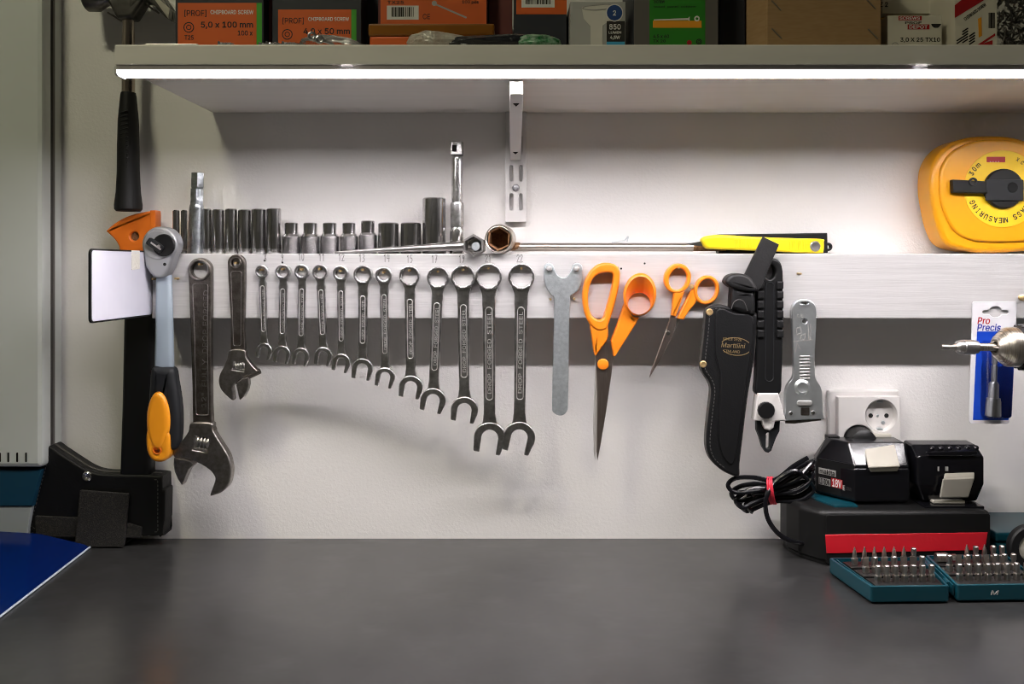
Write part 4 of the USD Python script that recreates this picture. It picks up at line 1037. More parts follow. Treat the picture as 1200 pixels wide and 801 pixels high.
# ------------------------------------------------------------------ blister pack
ypk = yb - 0.001
t = Thing('blister_pack', 'white and blue blister card printed Pro Precis hanging at the right end of the rail', 'blister pack', P(1163, 425, ypk))
card = rnd(poly([(1139, 353), (1191.6, 353), (1187, 425), (1182.4, 496), (1135.2, 496)]), 3)
euro = unary_union([stadium(1153, 365.6, 1179, 365.6, 2.4), ell(1166, 363, 7, 4.4), ell(1166, 367, 7, 4.6)])
t.part('card', slab(W(card.difference(euro), ypk), ypk - 0.0012, ypk, 0.0003, 1), 'pack_card')
bl = poly([(1144.4, 388), (1188.4, 388), (1181, 491.6), (1139.4, 491.6)])
q = t.part('blue_panel', slab(W(bl, ypk), ypk - 0.0015, ypk - 0.001, 0), 'blue_card')
t.part('lettering', text_px('Pro', 1144.6, 379.2, 7.6, ypk - 0.0012, width=15, depth=0.0002, bold=True, shear=0.16), 'red_print', smooth=False)
t.part('lettering', text_px('Precis', 1144.2, 387.2, 7.6, ypk - 0.0012, width=28, depth=0.0002, bold=True, shear=0.16), 'blue_text', smooth=False)
bub = rnd(poly([(1150, 398), (1180, 398), (1176, 487), (1148, 487)]), 4)
bs = slab(W(bub, ypk), ypk - 0.020, ypk - 0.0014, 0.004, 3, 0)
t.part('bubble', bs, 'blister')
yn = ypk - 0.0105
c = P(1163.6, 487, yn)
sn = sc(yn)
t = Thing('nut_driver', 'steel nut setter bit inside the blister pack printed Pro Precis', 'nut driver', c)
t.part('socket', lathe([(0, 0), (9.6 * sn * .9, 0), (9.6 * sn * .9, 0.001), (9.0 * sn * .9, 17 * sn), (7.4 * sn, 21 * sn), (0, 21 * sn)], 26, np.array([0.03, 0, 1.0]), c), 'letter_steel')
t.part('collar', lathe([(0, 20 * sn), (5.8 * sn, 20 * sn), (5.6 * sn, 37 * sn), (4 * sn, 40 * sn), (0, 40 * sn)], 24, np.array([0.03, 0, 1.0]), c), 'letter_steel')
t.part('hexagon_shank', lathe([(0, 39 * sn), (3.4 * sn, 39 * sn), (3.4 * sn, 58 * sn), (2.8 * sn, 60 * sn), (3.4 * sn, 62 * sn), (3.4 * sn, 80 * sn), (0, 81 * sn)], 6, np.array([0.03, 0, 1.0]), c), 'letter_steel', smooth=20)

# ------------------------------------------------------------------ hammer
yh_ = -0.033
t = Thing('claw_hammer', 'claw hammer with steel shaft and black rubber grip hanging left of the shelf', 'hammer', P(150, 247, yh_))
s = sc(yh_)
def lz(px0, px1, py): return ((px1 - px0) / 2 * s, (HZ - py) * s)
gpf = [(0, pz(247.4, yh_)), (13 * s, pz(247.4, yh_)), (15.0 * s, pz(245, yh_)), (15.2 * s, pz(240, yh_)), (13.4 * s, pz(225, yh_)), (12.2 * s, pz(200, yh_)), (12.0 * s, pz(170, yh_)), (11.2 * s, pz(140, yh_)), (8.8 * s, pz(113, yh_)), (8 * s, pz(108.6, yh_)), (0, pz(108.6, yh_))]
c0 = np.array([(150.4 - CX) * s, yh_, 0])
g = lathe([(r_ , z_) for r_, z_ in gpf], 32, 'z', c0)
g.vertices[:, 1] = yh_ + (g.vertices[:, 1] - yh_) * 1.15
q = t.part('grip', g, 'black_rubber')
ms = []
for k_ in range(14):
    z_ = pz(134 + k_ * 5, yh_); 
    ms.append(rhull([(c0[0] - 3.0 * s, yh_ - 12.6 * s, z_), (c0[0] + 4.2 * s, yh_ - 12.4 * s, z_ + 2.2 * s)], 0.0011, 8))
t.part('grip_tread', cat(ms), 'black_rubber', parent=q)
t.part('shaft', lathe([(0, pz(110, yh_)), (7.4 * s, pz(110, yh_)), (7.2 * s, pz(50, yh_)), (6.4 * s, pz(17, yh_)), (0, pz(17, yh_))], 26, 'z', c0), 'copper_shaft')
t.part('cheek', rhull([(c0[0] - 7 * s, yh_ - .008, pz(20, yh_)), (c0[0] + 7 * s, yh_ - .008, pz(20, yh_)), (c0[0] - 7 * s, yh_ + .008, pz(20, yh_)), (c0[0] + 7 * s, yh_ + .008, pz(20, yh_)),
       (c0[0] - 17 * s, yh_ - .008, pz(1, yh_)), (c0[0] + 19 * s, yh_ - .008, pz(1, yh_)), (c0[0] - 17 * s, yh_ + .008, pz(1, yh_)), (c0[0] + 19 * s, yh_ + .008, pz(1, yh_)), (c0[0] - 15 * s, yh_, pz(-22, yh_)), (c0[0] + 15 * s, yh_, pz(-22, yh_))], 0.004), 'hammer_steel')
zc = pz(-5, yh_)
t.part('poll', lathe([(0, 22 * s), (13 * s, 22 * s), (12 * s, 30 * s), (15 * s, 36 * s), (18.4 * s, 41 * s), (18.4 * s, 53 * s), (16.6 * s, 55 * s), (0, 55.6 * s)], 30, 'x-', (c0[0] + 6 * s, yh_, zc)), 'hammer_steel')
cl = Polygon(spline([(160, -24), (172, -22), (186, -12), (195, 0), (203, 13.6), (201.4, 24.6), (193, 18), (184, 8.4), (175, 3.4), (166, 5), (158, 12), (156, 0)], 5)).buffer(0)
for y0_, y1_ in ((yh_ - 0.0125, yh_ - 0.0022), (yh_ + 0.0022, yh_ + 0.0125)):
    q = t.part('claw', slab(W(cl, yh_), y0_, y1_, 0.002, 2, 0.002), 'hammer_steel')
    t.part('ground_edge', slab(W(Polygon([(183.4, -1), (186.4, -2), (195.4, 6), (203.4, 13), (201.8, 25), (193.6, 13.6)]), yh_), y0_ - 0.0004, y0_ + 0.001, 0.0003, 1), 'claw_edge', parent=q)
# nails the hammer hangs on
for px, py_, lab in ((128, 15.6, 'left'), (173, 6.4, 'right')):
    c = np.array([(px - CX) * s, 0.0, pz(py_, yh_)])
    solo('nail', lathe([(0, -0.0002), (0.0012, -0.0002), (0.0012, 0.036), (0, 0.0362)], 14, 'y-', c), 'dark_steel', f'nail in the wall carrying the {lab} side of the hammer head', 'nail', origin=c)

# ------------------------------------------------------------------ axe with sheath
ya = -0.020
t = Thing('axe', 'axe standing head down, black handle with orange end, blade in a black sheath', 'axe', np.array([(150 - CX) * sc(ya), ya, Z_BENCH]))
hp = Polygon([(149.5, 302), (183.2, 302), (183.4, 373), (181.4, 470), (179.6, 560), (143.6, 560), (146.4, 470), (148.4, 373)])
t.part('handle', slab(W(hp, ya), ya - 0.0110, ya + 0.0110, 0.006, 4, 0.006), 'black_plastic')
bt = Polygon(spline([(128, 270.4), (135, 263.6), (146, 256.6), (158, 251.8), (172, 248.6), (182.4, 247.4), (184.6, 249.4), (184.6, 266), (183.6, 284), (182.8, 300), (144.4, 300), (143, 290), (137.6, 280.6), (129.4, 272.6)], 4)).buffer(0)
q = t.part('orange_end', slab(W(bt.difference(Point(160.4, 277).buffer(5)), ya), ya - 0.0080, ya + 0.0080, 0.0022, 3, 0.002), 'axe_orange')
t.part('end_lip', slab(W(bt.intersection(sbox(179.6, 240, 190, 290)).buffer(0.8), ya), ya - 0.0084, ya + 0.0084, 0.001, 2), 'axe_orange', parent=q)
t.part('lanyard_hole', slab(W(Point(160.4, 277).buffer(4.9), ya), ya - 0.0040, ya + 0.006, 0.0), 'rust')
zb_py = lambda y: HZ - Z_BENCH / sc(y)
shp = Polygon(spline([(62.2, 520), (74, 526.6), (90, 537), (107, 547.4), (122, 551.8), (140, 552.6), (168, 553), (193, 554.4), (194.6, 560), (194.6, 600), (194.4, 621), (190, 624), (120, 625), (52, 622.6), (44, 619), (37.2, 613), (38.2, 605), (43, 590), (50.6, 560), (57, 537)], 4)).buffer(0)
q = t.part('sheath', slab(W(shp, ya), ya - 0.0125, ya + 0.0165, 0.003, 3, 0.003), 'leather')
t.part('cut_edge', slab(W(shp.buffer(0.5).difference(shp.buffer(-0.9)).intersection(sbox(0, 500, 190, 660)), ya), ya - 0.0020, ya + 0.0020, 0), 'leather_edge', parent=q)
inner = shp.buffer(-5).exterior
ms = []
for d in np.arange(0, inner.length, 4.6):
    a, b = inner.interpolate(d), inner.interpolate(d + 2.2)
    if a.x < 64 or a.x > 185:
        ms.append(slab(W(LineString([a, b]).buffer(0.45, quad_segs=1), ya), ya - 0.0129, ya - 0.012, 0))
t.part('stitching', cat(ms), 'stitch', parent=q, smooth=False, kind='stuff')
t.part('side_flap', slab(W(rnd(poly([(190, 569), (198.4, 571), (197.6, 606), (194, 624), (188, 624)]), 2), ya), ya - 0.012, ya + 0.012, 0.003, 2), 'leather')
yw = ya - 0.0125
t.part('wide_strap', slab(W(rnd(poly([(48.6, 600), (100, 602), (158, 609), (172, 613), (171, 625.4), (120, 624.4), (50, 624.2)]), 1.5), ya), yw - 0.0028, yw + 0.0006, 0.001, 2), 'webbing')
vs = rnd(poly([(102, 569.4), (158.6, 573.6), (153.6, 629), (150, zb_py(ya) + 8.5), (97, zb_py(ya) + 8.5), (96.6, 628)]), 1.2)
z_lim = HZ - (Z_BENCH + 0.0006) / sc(ya)
vs = vs.intersection(sbox(0, 0, 400, z_lim))
t.part('upright_strap', slab(W(vs, ya), yw - 0.0062, yw - 0.0024, 0.0012, 2), 'webbing')
us = rbox((97 - CX) * sc(ya), (150 - CX) * sc(ya), yw - 0.0062, ya + 0.018, Z_BENCH + 0.0006, Z_BENCH + 0.0034, 0.0012)
t.part('strap_loop', us, 'webbing')
c = P(108, 554.8, yw)
c = np.array([(108 - CX) * sc(ya), yw, (HZ - 554.8) * sc(ya)])
t.part('press_stud', lathe([(0, 0.0008), (0.0016, 0.0006), (0.0026, 0.0014), (0.0042, 0.0022), (0.0056, 0.0012), (0.0058, 0), (0, -0.0001)][::-1], 26, 'y-', c), 'chrome_bright')

# ------------------------------------------------------------------ left: cabinet, tub, blue sheet
xr = (73 - CX) * sc(0)
zc0 = (HZ - 548) * sc(-0.046)
t = Thing('wall_cabinet', 'pale grey metal wall cabinet with vent slots at the left edge of the picture', 'cabinet', (-0.85, 0, zc0))
t.part('body', rbox(-1.15, xr, -0.018, -0.0005, zc0, 0.75, 0.001), 'cabinet')
t.part('seal', rbox(-1.149, xr + 0.0002, -0.0225, -0.0175, zc0 + 0.001, 0.749, 0.0004), 'cabinet_dark')
dm = rbox(-1.15, xr, -0.046, -0.0222, zc0, 0.75, 0.0055, 0.0055)
q = t.part('door', dm, 'cabinet')
for px in (-10.6, 0, 9.8, 20.2, 30.6):
    a = stadium(px, 531, px, 540, 1.1)
    t.part('vent_slot', slab(W(a, -0.046), -0.0463, -0.0455, 0), 'slot', parent=q)
yy0, yy1 = -0.040, -0.003
t = Thing('storage_tub', 'low pale plastic tub with a dark blue lid standing under the wall cabinet', 'tub', (-0.75, -0.02, Z_BENCH))
xq = (58 - CX) * sc(-0.04)
def tubslab(py0, py1, pxa, pxb, y0_, y1_, b):
    k_ = sc(y0_)
    z0_, z1_ = (HZ - py1) * k_, (HZ - py0) * k_
    z0_ = max(z0_, Z_BENCH + 0.0005)
    return slab(Polygon([(-1.0, z0_), ((pxb - CX) * k_, z0_), ((pxa - CX) * k_, z1_), (-1.0, z1_)]), y0_, y1_, b, 2, b)
t.part('tub', tubslab(592.5, 640, 37.5, 29, yy0 + 0.002, yy1 - 0.001, 0.002), 'tub')
t.part('lid', tubslab(550.5, 593, 48, 37.5, yy0, yy1, 0.002), 'blue_lid')

# blue sheet: one corner flat on the bench, the far left edge curling up
A = np.array([(106 - CX) * sc(-0.03) * 1.0, 0, 0]); 
def bench(px, py, lift=0.0):
    d = FPX * (-(Z_BENCH + lift)) / (py - HZ)
    return np.array([(px - CX) * d / FPX, d - CAM_D, Z_BENCH + lift])
a_, b_ = bench(106, 639.4, 0.0022), bench(0, 721, 0.0022)
dirAB = (b_ - a_)
bq = a_ + dirAB * 1.9
c_ = np.array([(46 - CX) * sc(-0.052), -0.052, (HZ - 625.0) * sc(-0.052)])
c2 = np.array([(-160 - CX) * sc(-0.050), -0.050, (HZ - 613) * sc(-0.05)])
nu, nv = 14, 10
V = []
for i in range(nu):
    u = i / (nu - 1)
    near = a_ + (bq - a_) * u
    far = (a_ * (1 - u) + c2 * u) + np.array([0, 0.0, 0])
    k_ = 4 * u * (1 - u)
    mid = np.array([c_[0], c_[1], c_[2]])
    if u < 0.3:
        far = a_ + (c_ - a_) * (u / 0.3)
    else:
        far = c_ + (c2 - c_) * ((u - 0.3) / 0.7)
    for j in range(nv):
        v = j / (nv - 1)
        p = near + (far - near) * v
        zflat = Z_BENCH + 0.0022
        p[2] = zflat + (far[2] - zflat) * v ** 1.4
        V.append(p)
V = np.array(V)
F = []
for i in range(nu - 1):
    for j in range(nv - 1):
        q0 = i * nv + j
        F += [(q0, q0 + nv, q0 + nv + 1), (q0, q0 + nv + 1, q0 + 1)]
def thick(V, F, th):
    F = np.array(F); n = len(V)
    m = trimesh.Trimesh(V, F, process=False)
    if m.face_normals[:, 2].mean() < 0:
        F = F[:, ::-1]
    V2 = V.copy(); V2[:, 2] -= th
    e = np.sort(np.vstack([F[:, [0, 1]], F[:, [1, 2]], F[:, [2, 0]]]), axis=1)
    d = np.vstack([F[:, [0, 1]], F[:, [1, 2]], F[:, [2, 0]]])
    uq, inv, cnt = np.unique(e, axis=0, return_inverse=True, return_counts=True)
    bd_ = d[cnt[inv.ravel()] == 1]
    S = np.vstack([np.c_[bd_[:, 0], bd_[:, 0] + n, bd_[:, 1] + n], np.c_[bd_[:, 0], bd_[:, 1] + n, bd_[:, 1]]])
    return trimesh.Trimesh(np.vstack([V, V2]), np.vstack([F, F[:, ::-1] + n, S]), process=False)
t = Thing('blue_sheet', 'glossy deep blue plastic sheet with a white edge lying on the worktop at the left', 'sheet', (b_ + a_) / 2 * [1, 1, 0] + [0, 0, Z_BENCH])
t.part('sheet', thick(V, F, 0.0012), 'blue_sheet')
e0, e1 = a_ + [0.0004, -0.0004, -0.0006], bq + [0.0004, -0.0004, -0.0006]
t.part('white_edge', tube([e0, e0 + (e1 - e0) / 2, e1], 0.0011, 8), 'sheet_edge')

# ------------------------------------------------------------------ power outlet
yo = -0.014
t = Thing('power_outlet', 'white double wall socket above the battery charger', 'power outlet', P(1010, 500, 0))
t.part('frame', pbox(971, 457, 1054, 546, -0.009, -0.0004, 0.002), 'white_plastic')
c1, c2_ = (1031.4, 486), (1005, 515.5)
fp = W(sbox(981, 464, 1053.6, 541), yo).buffer(-0.0015).buffer(0.0015)
rc1, rc2 = W(Point(c1).buffer(18.6, quad_segs=12), yo), W(Point(c2_).buffer(18.6, quad_segs=12), yo)
t.part('cover', slab(fp.difference(rc1).difference(rc2), yo - 0.004, -0.006, 0.0012, 2), 'white_plastic')
for cc, wired in ((c1, False), (c2_, True)):
    c = P(*cc, yo); s = sc(yo)
    q = t.part('recess', lathe([(18.5 * s, 0.0175), (18.2 * s, 0.0172), (17.6 * s, 0.0095), (0, 0.0095)], 36, 'y-', np.array([c[0], 0, c[2]])), 'white_plastic')
    if not wired:
        for dx_, r_ in ((-9.3, 2.7), (9.3, 2.7)):
            t.part('contact_hole', lathe([(0, 0), (r_ * s, 0), (r_ * s * .9, 0.0006), (0, 0.0006)], 18, 'y-', np.array([c[0] + dx_ * s, -0.0095, c[2] - 1.5 * s])), 'slot', parent=q)
        t.part('screw', lathe([(0, 0), (2.4 * s, 0), (2 * s, 0.0008), (0, 0.0008)], 16, 'y-', np.array([c[0] + 5.4 * s, -0.0095, c[2] - 9.6 * s])), 'galvanised', parent=q)
        t.part('screw', lathe([(0, 0), (1.6 * s, 0), (1.4 * s, 0.0006), (0, 0.0006)], 16, 'y-', np.array([c[0] - 1 * s, -0.0095, c[2] - 1.5 * s])), 'galvanised', parent=q)
        for zz_ in (15.6, -16.4):
            t.part('earth_clip', rbox(c[0] - 3.2 * s, c[0] + 3.2 * s, -0.0150, -0.0100, c[2] + zz_ * s - 1.4 * s, c[2] + zz_ * s + 1.2 * s, 0.0005), 'galvanised', parent=q)

# ------------------------------------------------------------------ battery charger with its cord
CH_T, yf = -0.2825, -0.099
t = Thing('battery_charger', 'black double battery charger with red tape on its front and a coiled cord', 'battery charger', (0.43, -0.055, Z_BENCH))
pl_ = rnd(Polygon([(0.3535, yf), (0.5365, yf), (0.5365, -0.018), (0.3225, -0.018), (0.3215, -0.050), (0.3290, -0.072), (0.345, -0.094)]), 0.006)
t.part('housing', slab_z(pl_, Z_BENCH + 0.004, CH_T, 0.007, 4, 0.003), 'charger_black')
t.part('base', slab_z(pl_.buffer(-0.003), Z_BENCH + 0.0004, Z_BENCH + 0.0045, 0), 'charger_black')
t.part('front_panel', slab(W(rnd(poly([(968, 603), (1160, 601), (1160, 655), (968, 660)]), 3), yf), yf - 0.0012, yf + 0.002, 0.0008, 2), 'charger_black')
t.part('red_tape', slab(W(poly([(966.4, 625.6), (1060, 624.4), (1156.4, 623), (1153.4, 643.4), (1060, 645.4), (968, 647.4)]), yf), yf - 0.0019, yf - 0.0011, 0.0002, 1), 'red_tape')
t.part('teal_plate', slab_z(Polygon([(0.352, -0.052), (0.366, -0.084), (0.392, -0.084), (0.392, -0.030), (0.352, -0.030)]), CH_T - 0.001, CH_T + 0.002, 0.0006), 'teal')
t.part('guide_rail', rbox(0.4665, 0.5335, -0.088, -0.025, CH_T - 0.001, CH_T + 0.0022, 0.0008), 'gloss_black')
# cord bundle
yc0 = -0.055
cp = []
for k_, (xl, yl, ymt, ymb, ytr, yrb) in enumerate(((853, 568, 562.5, 571, 533, 548), (857, 578, 567, 575, 539, 557), (862, 586, 570, 579, 546, 566), (867, 590, 573, 583, 553, 574), (874, 591, 576, 587, 560, 581))):
    o_ = (-0.006, 0.004, -0.003, 0.006, 0.0)[k_]
    for px, py, d_ in ((947, ytr + 3, 0), (930, (ytr + ymt) / 2 - 2, 0.001), (907, ymt, -0.002), (884, (ymt + yl) / 2 - 6, 0), (xl + 9, yl - 8, 0.001), (xl, yl, 0), (xl + 8, yl + 8.5, -0.001), (882, (yl + ymb) / 2 + 6 + k_ * 0.4, 0), (907, ymb, 0.003), (932, (ymb + yrb) / 2 + 3, 0), (947, yrb, -0.001), (953, (ytr + yrb) / 2, 0)):
        cp.append(P(px, py, yc0 + o_ + d_))
lead = [P(907, 566, yc0 - 0.010), P(899.5, 578, yc0 - 0.016), P(897, 592, yc0 - 0.018), P(899.4, 606, yc0 - 0.019), P(906, 618, yc0 - 0.020), P(916, 628, yc0 - 0.021), P(930, 634.4, yc0 - 0.022), P(944, 636.6, yc0 - 0.020)]
path = spline(np.array(cp + [P(935, 552, yc0 - 0.009), P(920, 556, yc0 - 0.010)] + lead), 4, closed=False)
path[:, 2] = np.maximum(path[:, 2], Z_BENCH + 0.004)
t.part('cord', tube(path, 0.0027, 8), 'gloss_black')
for dx_ in (0, 2.6, 5.0):
    e = np.array([P(902 + dx_ + 5.2 * math.cos(a) * 0.35 + 6 * math.sin(a) * 0.35, 574.5 + 15.5 * math.sin(a), yc0 - 0.001 + 0.0145 * math.cos(a)) for a in np.linspace(0, 2 * np.pi, 24, endpoint=False)])
    t.part('wire_tie', tube(e, 0.0012, 8, closed=True), 'red_tie')
c = P(*c2_, yo)
t.part('plug', lathe([(0, 0.0100), (17.0 * sc(yo), 0.0100), (17.0 * sc(yo), 0.024), (15.4 * sc(yo), 0.034), (10 * sc(yo), 0.038), (0, 0.039)], 30, 'y-', np.array([c[0], 0, c[2]])), 'black_plastic')

# left battery
CT = CH_T + 0.0026
t = Thing('drill_battery', 'left black tool battery with cream latch and printed side label', 'battery', (0.415, -0.05, CT))
z1 = (HZ - 547) * sc(-0.072)
z2 = -0.2145
lowp = [(0.3935, -0.072), (0.4520, -0.072), (0.4555, -0.020), (0.366, -0.020), (0.3645, -0.033)]
t.part('lower_shell', rhull([(x_, y_, z_) for x_, y_ in lowp for z_ in (CT + 0.0042, z1 - 0.004)], 0.0038, 16), 'gloss_black')
upp = [(0.3945, -0.0705), (0.4525, -0.0705), (0.4560, -0.020), (0.3675, -0.020), (0.3655, -0.033)]
topp = [(0.3935, -0.0535), (0.4555, -0.0535), (0.4565, -0.026), (0.379, -0.026), (0.381, -0.036)]
t.part('upper_shell', rhull([(x_, y_, z1 + 0.0005) for x_, y_ in upp] + [(x_, y_, z2 - 0.0036) for x_, y_ in topp], 0.0035, 16), 'gloss_black')
def plate_px(q4, y4, th):
    a = [P(px, py, y) for (px, py), y in zip(q4, y4)]
    return hull(a + [p + np.array([0, th, th * 0.3]) for p in a])
lt = [(1013, 522.5), (1046.6, 521), (1053, 545.6), (1019, 547)]
q = t.part('latch', rhull([P(px, py, y) for (px, py), y in zip(lt, (-0.0555, -0.0555, -0.0785, -0.0785))], 0.0016, 10), 'cream_plastic')
t.part('latch_lip', rhull([P(1019.6, 548.5, -0.0775), P(1051.6, 547.5, -0.0775), P(1021, 551.4, -0.0765), P(1050.6, 550.6, -0.0765)], 0.0013, 8), 'cream_plastic', parent=q)
# side label on the slanted face
p0, p1 = np.array([0.3935, -0.0758, 0]), np.array([0.3608, -0.0350, 0])
dirv = p1 - p0; Ls = np.linalg.norm(dirv); dirv /= Ls; nrm = np.array([dirv[1], -dirv[0], 0]); 
if nrm[0] > 0: nrm = -nrm
def on_side(mesh2d):      # mesh with x along the face from the rear edge forwards, y up, z out
    v = np.array(mesh2d.vertices)
    m = mesh2d.copy()
    m.vertices = p1 - dirv * v[:, :1] + np.array([0, 0, 1.0]) * v[:, 1:2] + nrm * v[:, 2:] + np.array([0, 0, 0])
    return m
lab = trimesh.creation.extrude_polygon(rnd(sbox(0.003, CT + 0.004, Ls - 0.002, CT + 0.043), 0.002), 0.0016); lab.apply_translation((0, 0, -0.0008))
q = t.part('side_plate', on_side(lab), 'black_plastic')
def side_text(s_, x_, z_, cap, width, mt, bold=True, back=None):
    m = meshkit.text_mesh(s_, cap, 0.0003, bold)
    m.apply_scale((width / m.bounds[1][0], 1, 1)); m.apply_translation((x_, z_, 0.0011))
    if back:
        b = trimesh.creation.extrude_polygon(sbox(x_ - 0.001, z_ - 0.001, x_ + width + 0.001, z_ + cap + 0.001), 0.0004); b.apply_translation((0, 0, 0.0006))
        t.part('printed_patch', on_side(b), back, parent=q)
    t.part('printed_lettering', on_side(m), mt, parent=q, smooth=False)
side_text('makita', 0.006, CT + 0.026, 0.0052, 0.020, 'ink', True, 'grey_print')
side_text('LI-ION', 0.006, CT + 0.0135, 0.0062, 0.013, 'ink', True, 'grey_print')
side_text('18V', 0.022, CT + 0.0135, 0.0085, 0.0125, 'white_print', True, 'red_print')
side_text('3.0Ah', 0.037, CT + 0.0125, 0.004, 0.010, 'ink', True, 'grey_print')
q = t.part('slide_rail', rbox(0.378, 0.392, -0.030, -0.016, z2 - 0.010, z2 + 0.0015, 0.001), 'black_plastic')
t.part('rear_latch', pbox(1003.5, 508.6, 1045, 517, -0.024, -0.017, 0.001), 'cream_plastic')

# right battery
t = Thing('drill_battery', 'right black tool battery with cream latch low on its rounded front', 'battery', (0.50, -0.05, CT))
xa_, xb_ = 0.4640, 0.5395
zf, zt_ = (HZ - 533) * sc(-0.076), -0.2155
t.part('shell', rhull([(x_, y_, z_) for x_ in (xa_ + 0.003, xb_ - 0.003) for y_, z_ in ((-0.072, zf - 0.004), (-0.040, zt_ - 0.004), (-0.058, zt_ - 0.005), (-0.072, CT + 0.022), (-0.020, CT + 0.022))] +
       [(x_, y_, z_) for x_ in (xa_ + 0.010, xb_ - 0.008) for y_, z_ in ((-0.068, CT + 0.0045), (-0.020, CT + 0.0045))], 0.004, 16), 'gloss_black')
t.part('top_bevel', rhull([P(1086, 530, -0.0775), P(1144, 529, -0.0775), P(1092, 533, -0.0775), P(1138, 532, -0.0775)], 0.0011, 8), 'gloss_black')
q = t.part('latch', rhull([P(1106, 562, -0.083), P(1140, 560.6, -0.083), P(1102.6, 581.4, -0.080), P(1133.6, 581, -0.080)], 0.0014, 10), 'cream_plastic')
t.part('latch_top', rhull([P(1108, 555.4, -0.078), P(1140.6, 554.4, -0.078), P(1107, 561, -0.0815), P(1140.4, 559.6, -0.0815)], 0.0011, 8), 'cream_plastic', parent=q)
for k_ in range(6):
    t.part('bump', lathe([(0, 0), (0.0030, 0), (0.0026, 0.0014), (0.0012, 0.0021), (0, 0.0022)], 14, np.array([0, -0.6, 0.8]), P(1092 + k_ * 10.4, 525.4 - k_ * 0.2, -0.069) + [0, 0, 0.0002]), 'gloss_black')
t.part('foot_plate', pbox(1094, 586.6, 1131, 589.8, -0.0785, -0.066, 0.0006), 'cream_plastic')
t.part('red_tab', rhull([(xb_ + 0.0003, -0.06, CT + 0.028), (xb_ + 0.0003, -0.04, CT + 0.028), (xb_, -0.06, CT + 0.050), (xb_, -0.04, CT + 0.050)], 0.0016, 8), 'red_print')
for k_, px in enumerate((1099, 1108)):
    t.part('speck_label', slab(W(sbox(px, 546.5, px + (1.6, 3)[k_], 551.5), -0.0765), -0.0769, -0.0755, 0), 'grey_print')

# ------------------------------------------------------------------ bit cases: one folding case opened flat
t = Thing('bit_case', 'open teal folding case lying in front of the charger, both halves full of screwdriver bits', 'bit case', (0.45, -0.16, Z_BENCH))
zb0, zr = Z_BENCH + 0.0004, -0.3262
def tray(corners, name, t=t):
    """corners: rim outline in (x, y): front-left, front-right, back-right, back-left."""
    fl, fr_, br, bl_ = [np.array(c) for c in corners]
    pg = rnd(Polygon([fl, fr_, br, bl_]), 0.003)
    hole = rnd(Polygon([fl, fr_, br, bl_]).buffer(-0.0026), 0.002)
    # body with a cavity
    outer = slab_z(pg, zb0 + 0.0008, zr, 0.0008, 2, 0.002)
    inner_ = slab_z(hole, zr - 0.0105, zr + 0.01, 0)
    q = t.part(name, cut(outer, inner_), 'teal')
    return q, Polygon([fl, fr_, br, bl_])
def rimpt(px, py, z=zr):
    d = FPX * (-z) / (py - HZ)
    return np.array([(px - CX) * d / FPX, d - CAM_D])
L4 = [rimpt(1020.5, 687), rimpt(1112.5, 686), rimpt(1079, 651.4), rimpt(971, 653)]
R4 = [rimpt(1121, 685.4), rimpt(1228, 684), rimpt(1178, 648.6), rimpt(1084.5, 650)]
ql, _ = tray(L4, 'left_tray')
qr, _ = tray(R4, 'right_tray')
def bil(Q, u, v):     # u left to right, v front to back
    fl, fr_, br, bl_ = Q
    return (fl * (1 - u) + fr_ * u) * (1 - v) + (bl_ * (1 - u) + br * u) * v
for Q, q, (u0, u1) in ((L4, ql, (0.16, 0.93)), (R4, qr, (0.07, 0.93))):
    side = Polygon([bil(Q, u0 - 0.10, 0.04), bil(Q, u0 - 0.085, 0.04), bil(Q, u0 - 0.085, 0.96), bil(Q, u0 - 0.10, 0.96)])
    t.part('divider', slab_z(side, zr - 0.011, zr - 0.0008, 0.0003, 1), 'teal', parent=q)
    for v0_, v1_ in ((0.08, 0.32), (0.38, 0.62), (0.68, 0.9)):
        rp = Polygon([bil(Q, u0 - 0.05, v0_), bil(Q, u1 + 0.03, v0_), bil(Q, u1 + 0.03, v1_), bil(Q, u0 - 0.05, v1_)])
        t.part('bit_rack', slab_z(rp, zr - 0.0106, zr - 0.0015, 0.0008, 2), 'tray_black', parent=q)
Qh = [(L4[1] + R4[0]) / 2, (L4[2] + R4[3]) / 2]
for f in (0.2, 0.8):
    p = Qh[0] * (1 - f) + Qh[1] * f
    t.part('hinge', lathe([(0, -0.006), (0.0024, -0.006), (0.0024, 0.006), (0, 0.006)], 14, np.array([*(Qh[1] - Qh[0]), 0]), (p[0], p[1], zr - 0.003)), 'teal')
t.part('stamped_mark', text_px('M', 1160, 696.4, 4.5, R4[0][1] - 0.0001, width=9, depth=0.0004, bold=True, shear=0.3), 'grey_print', smooth=False)

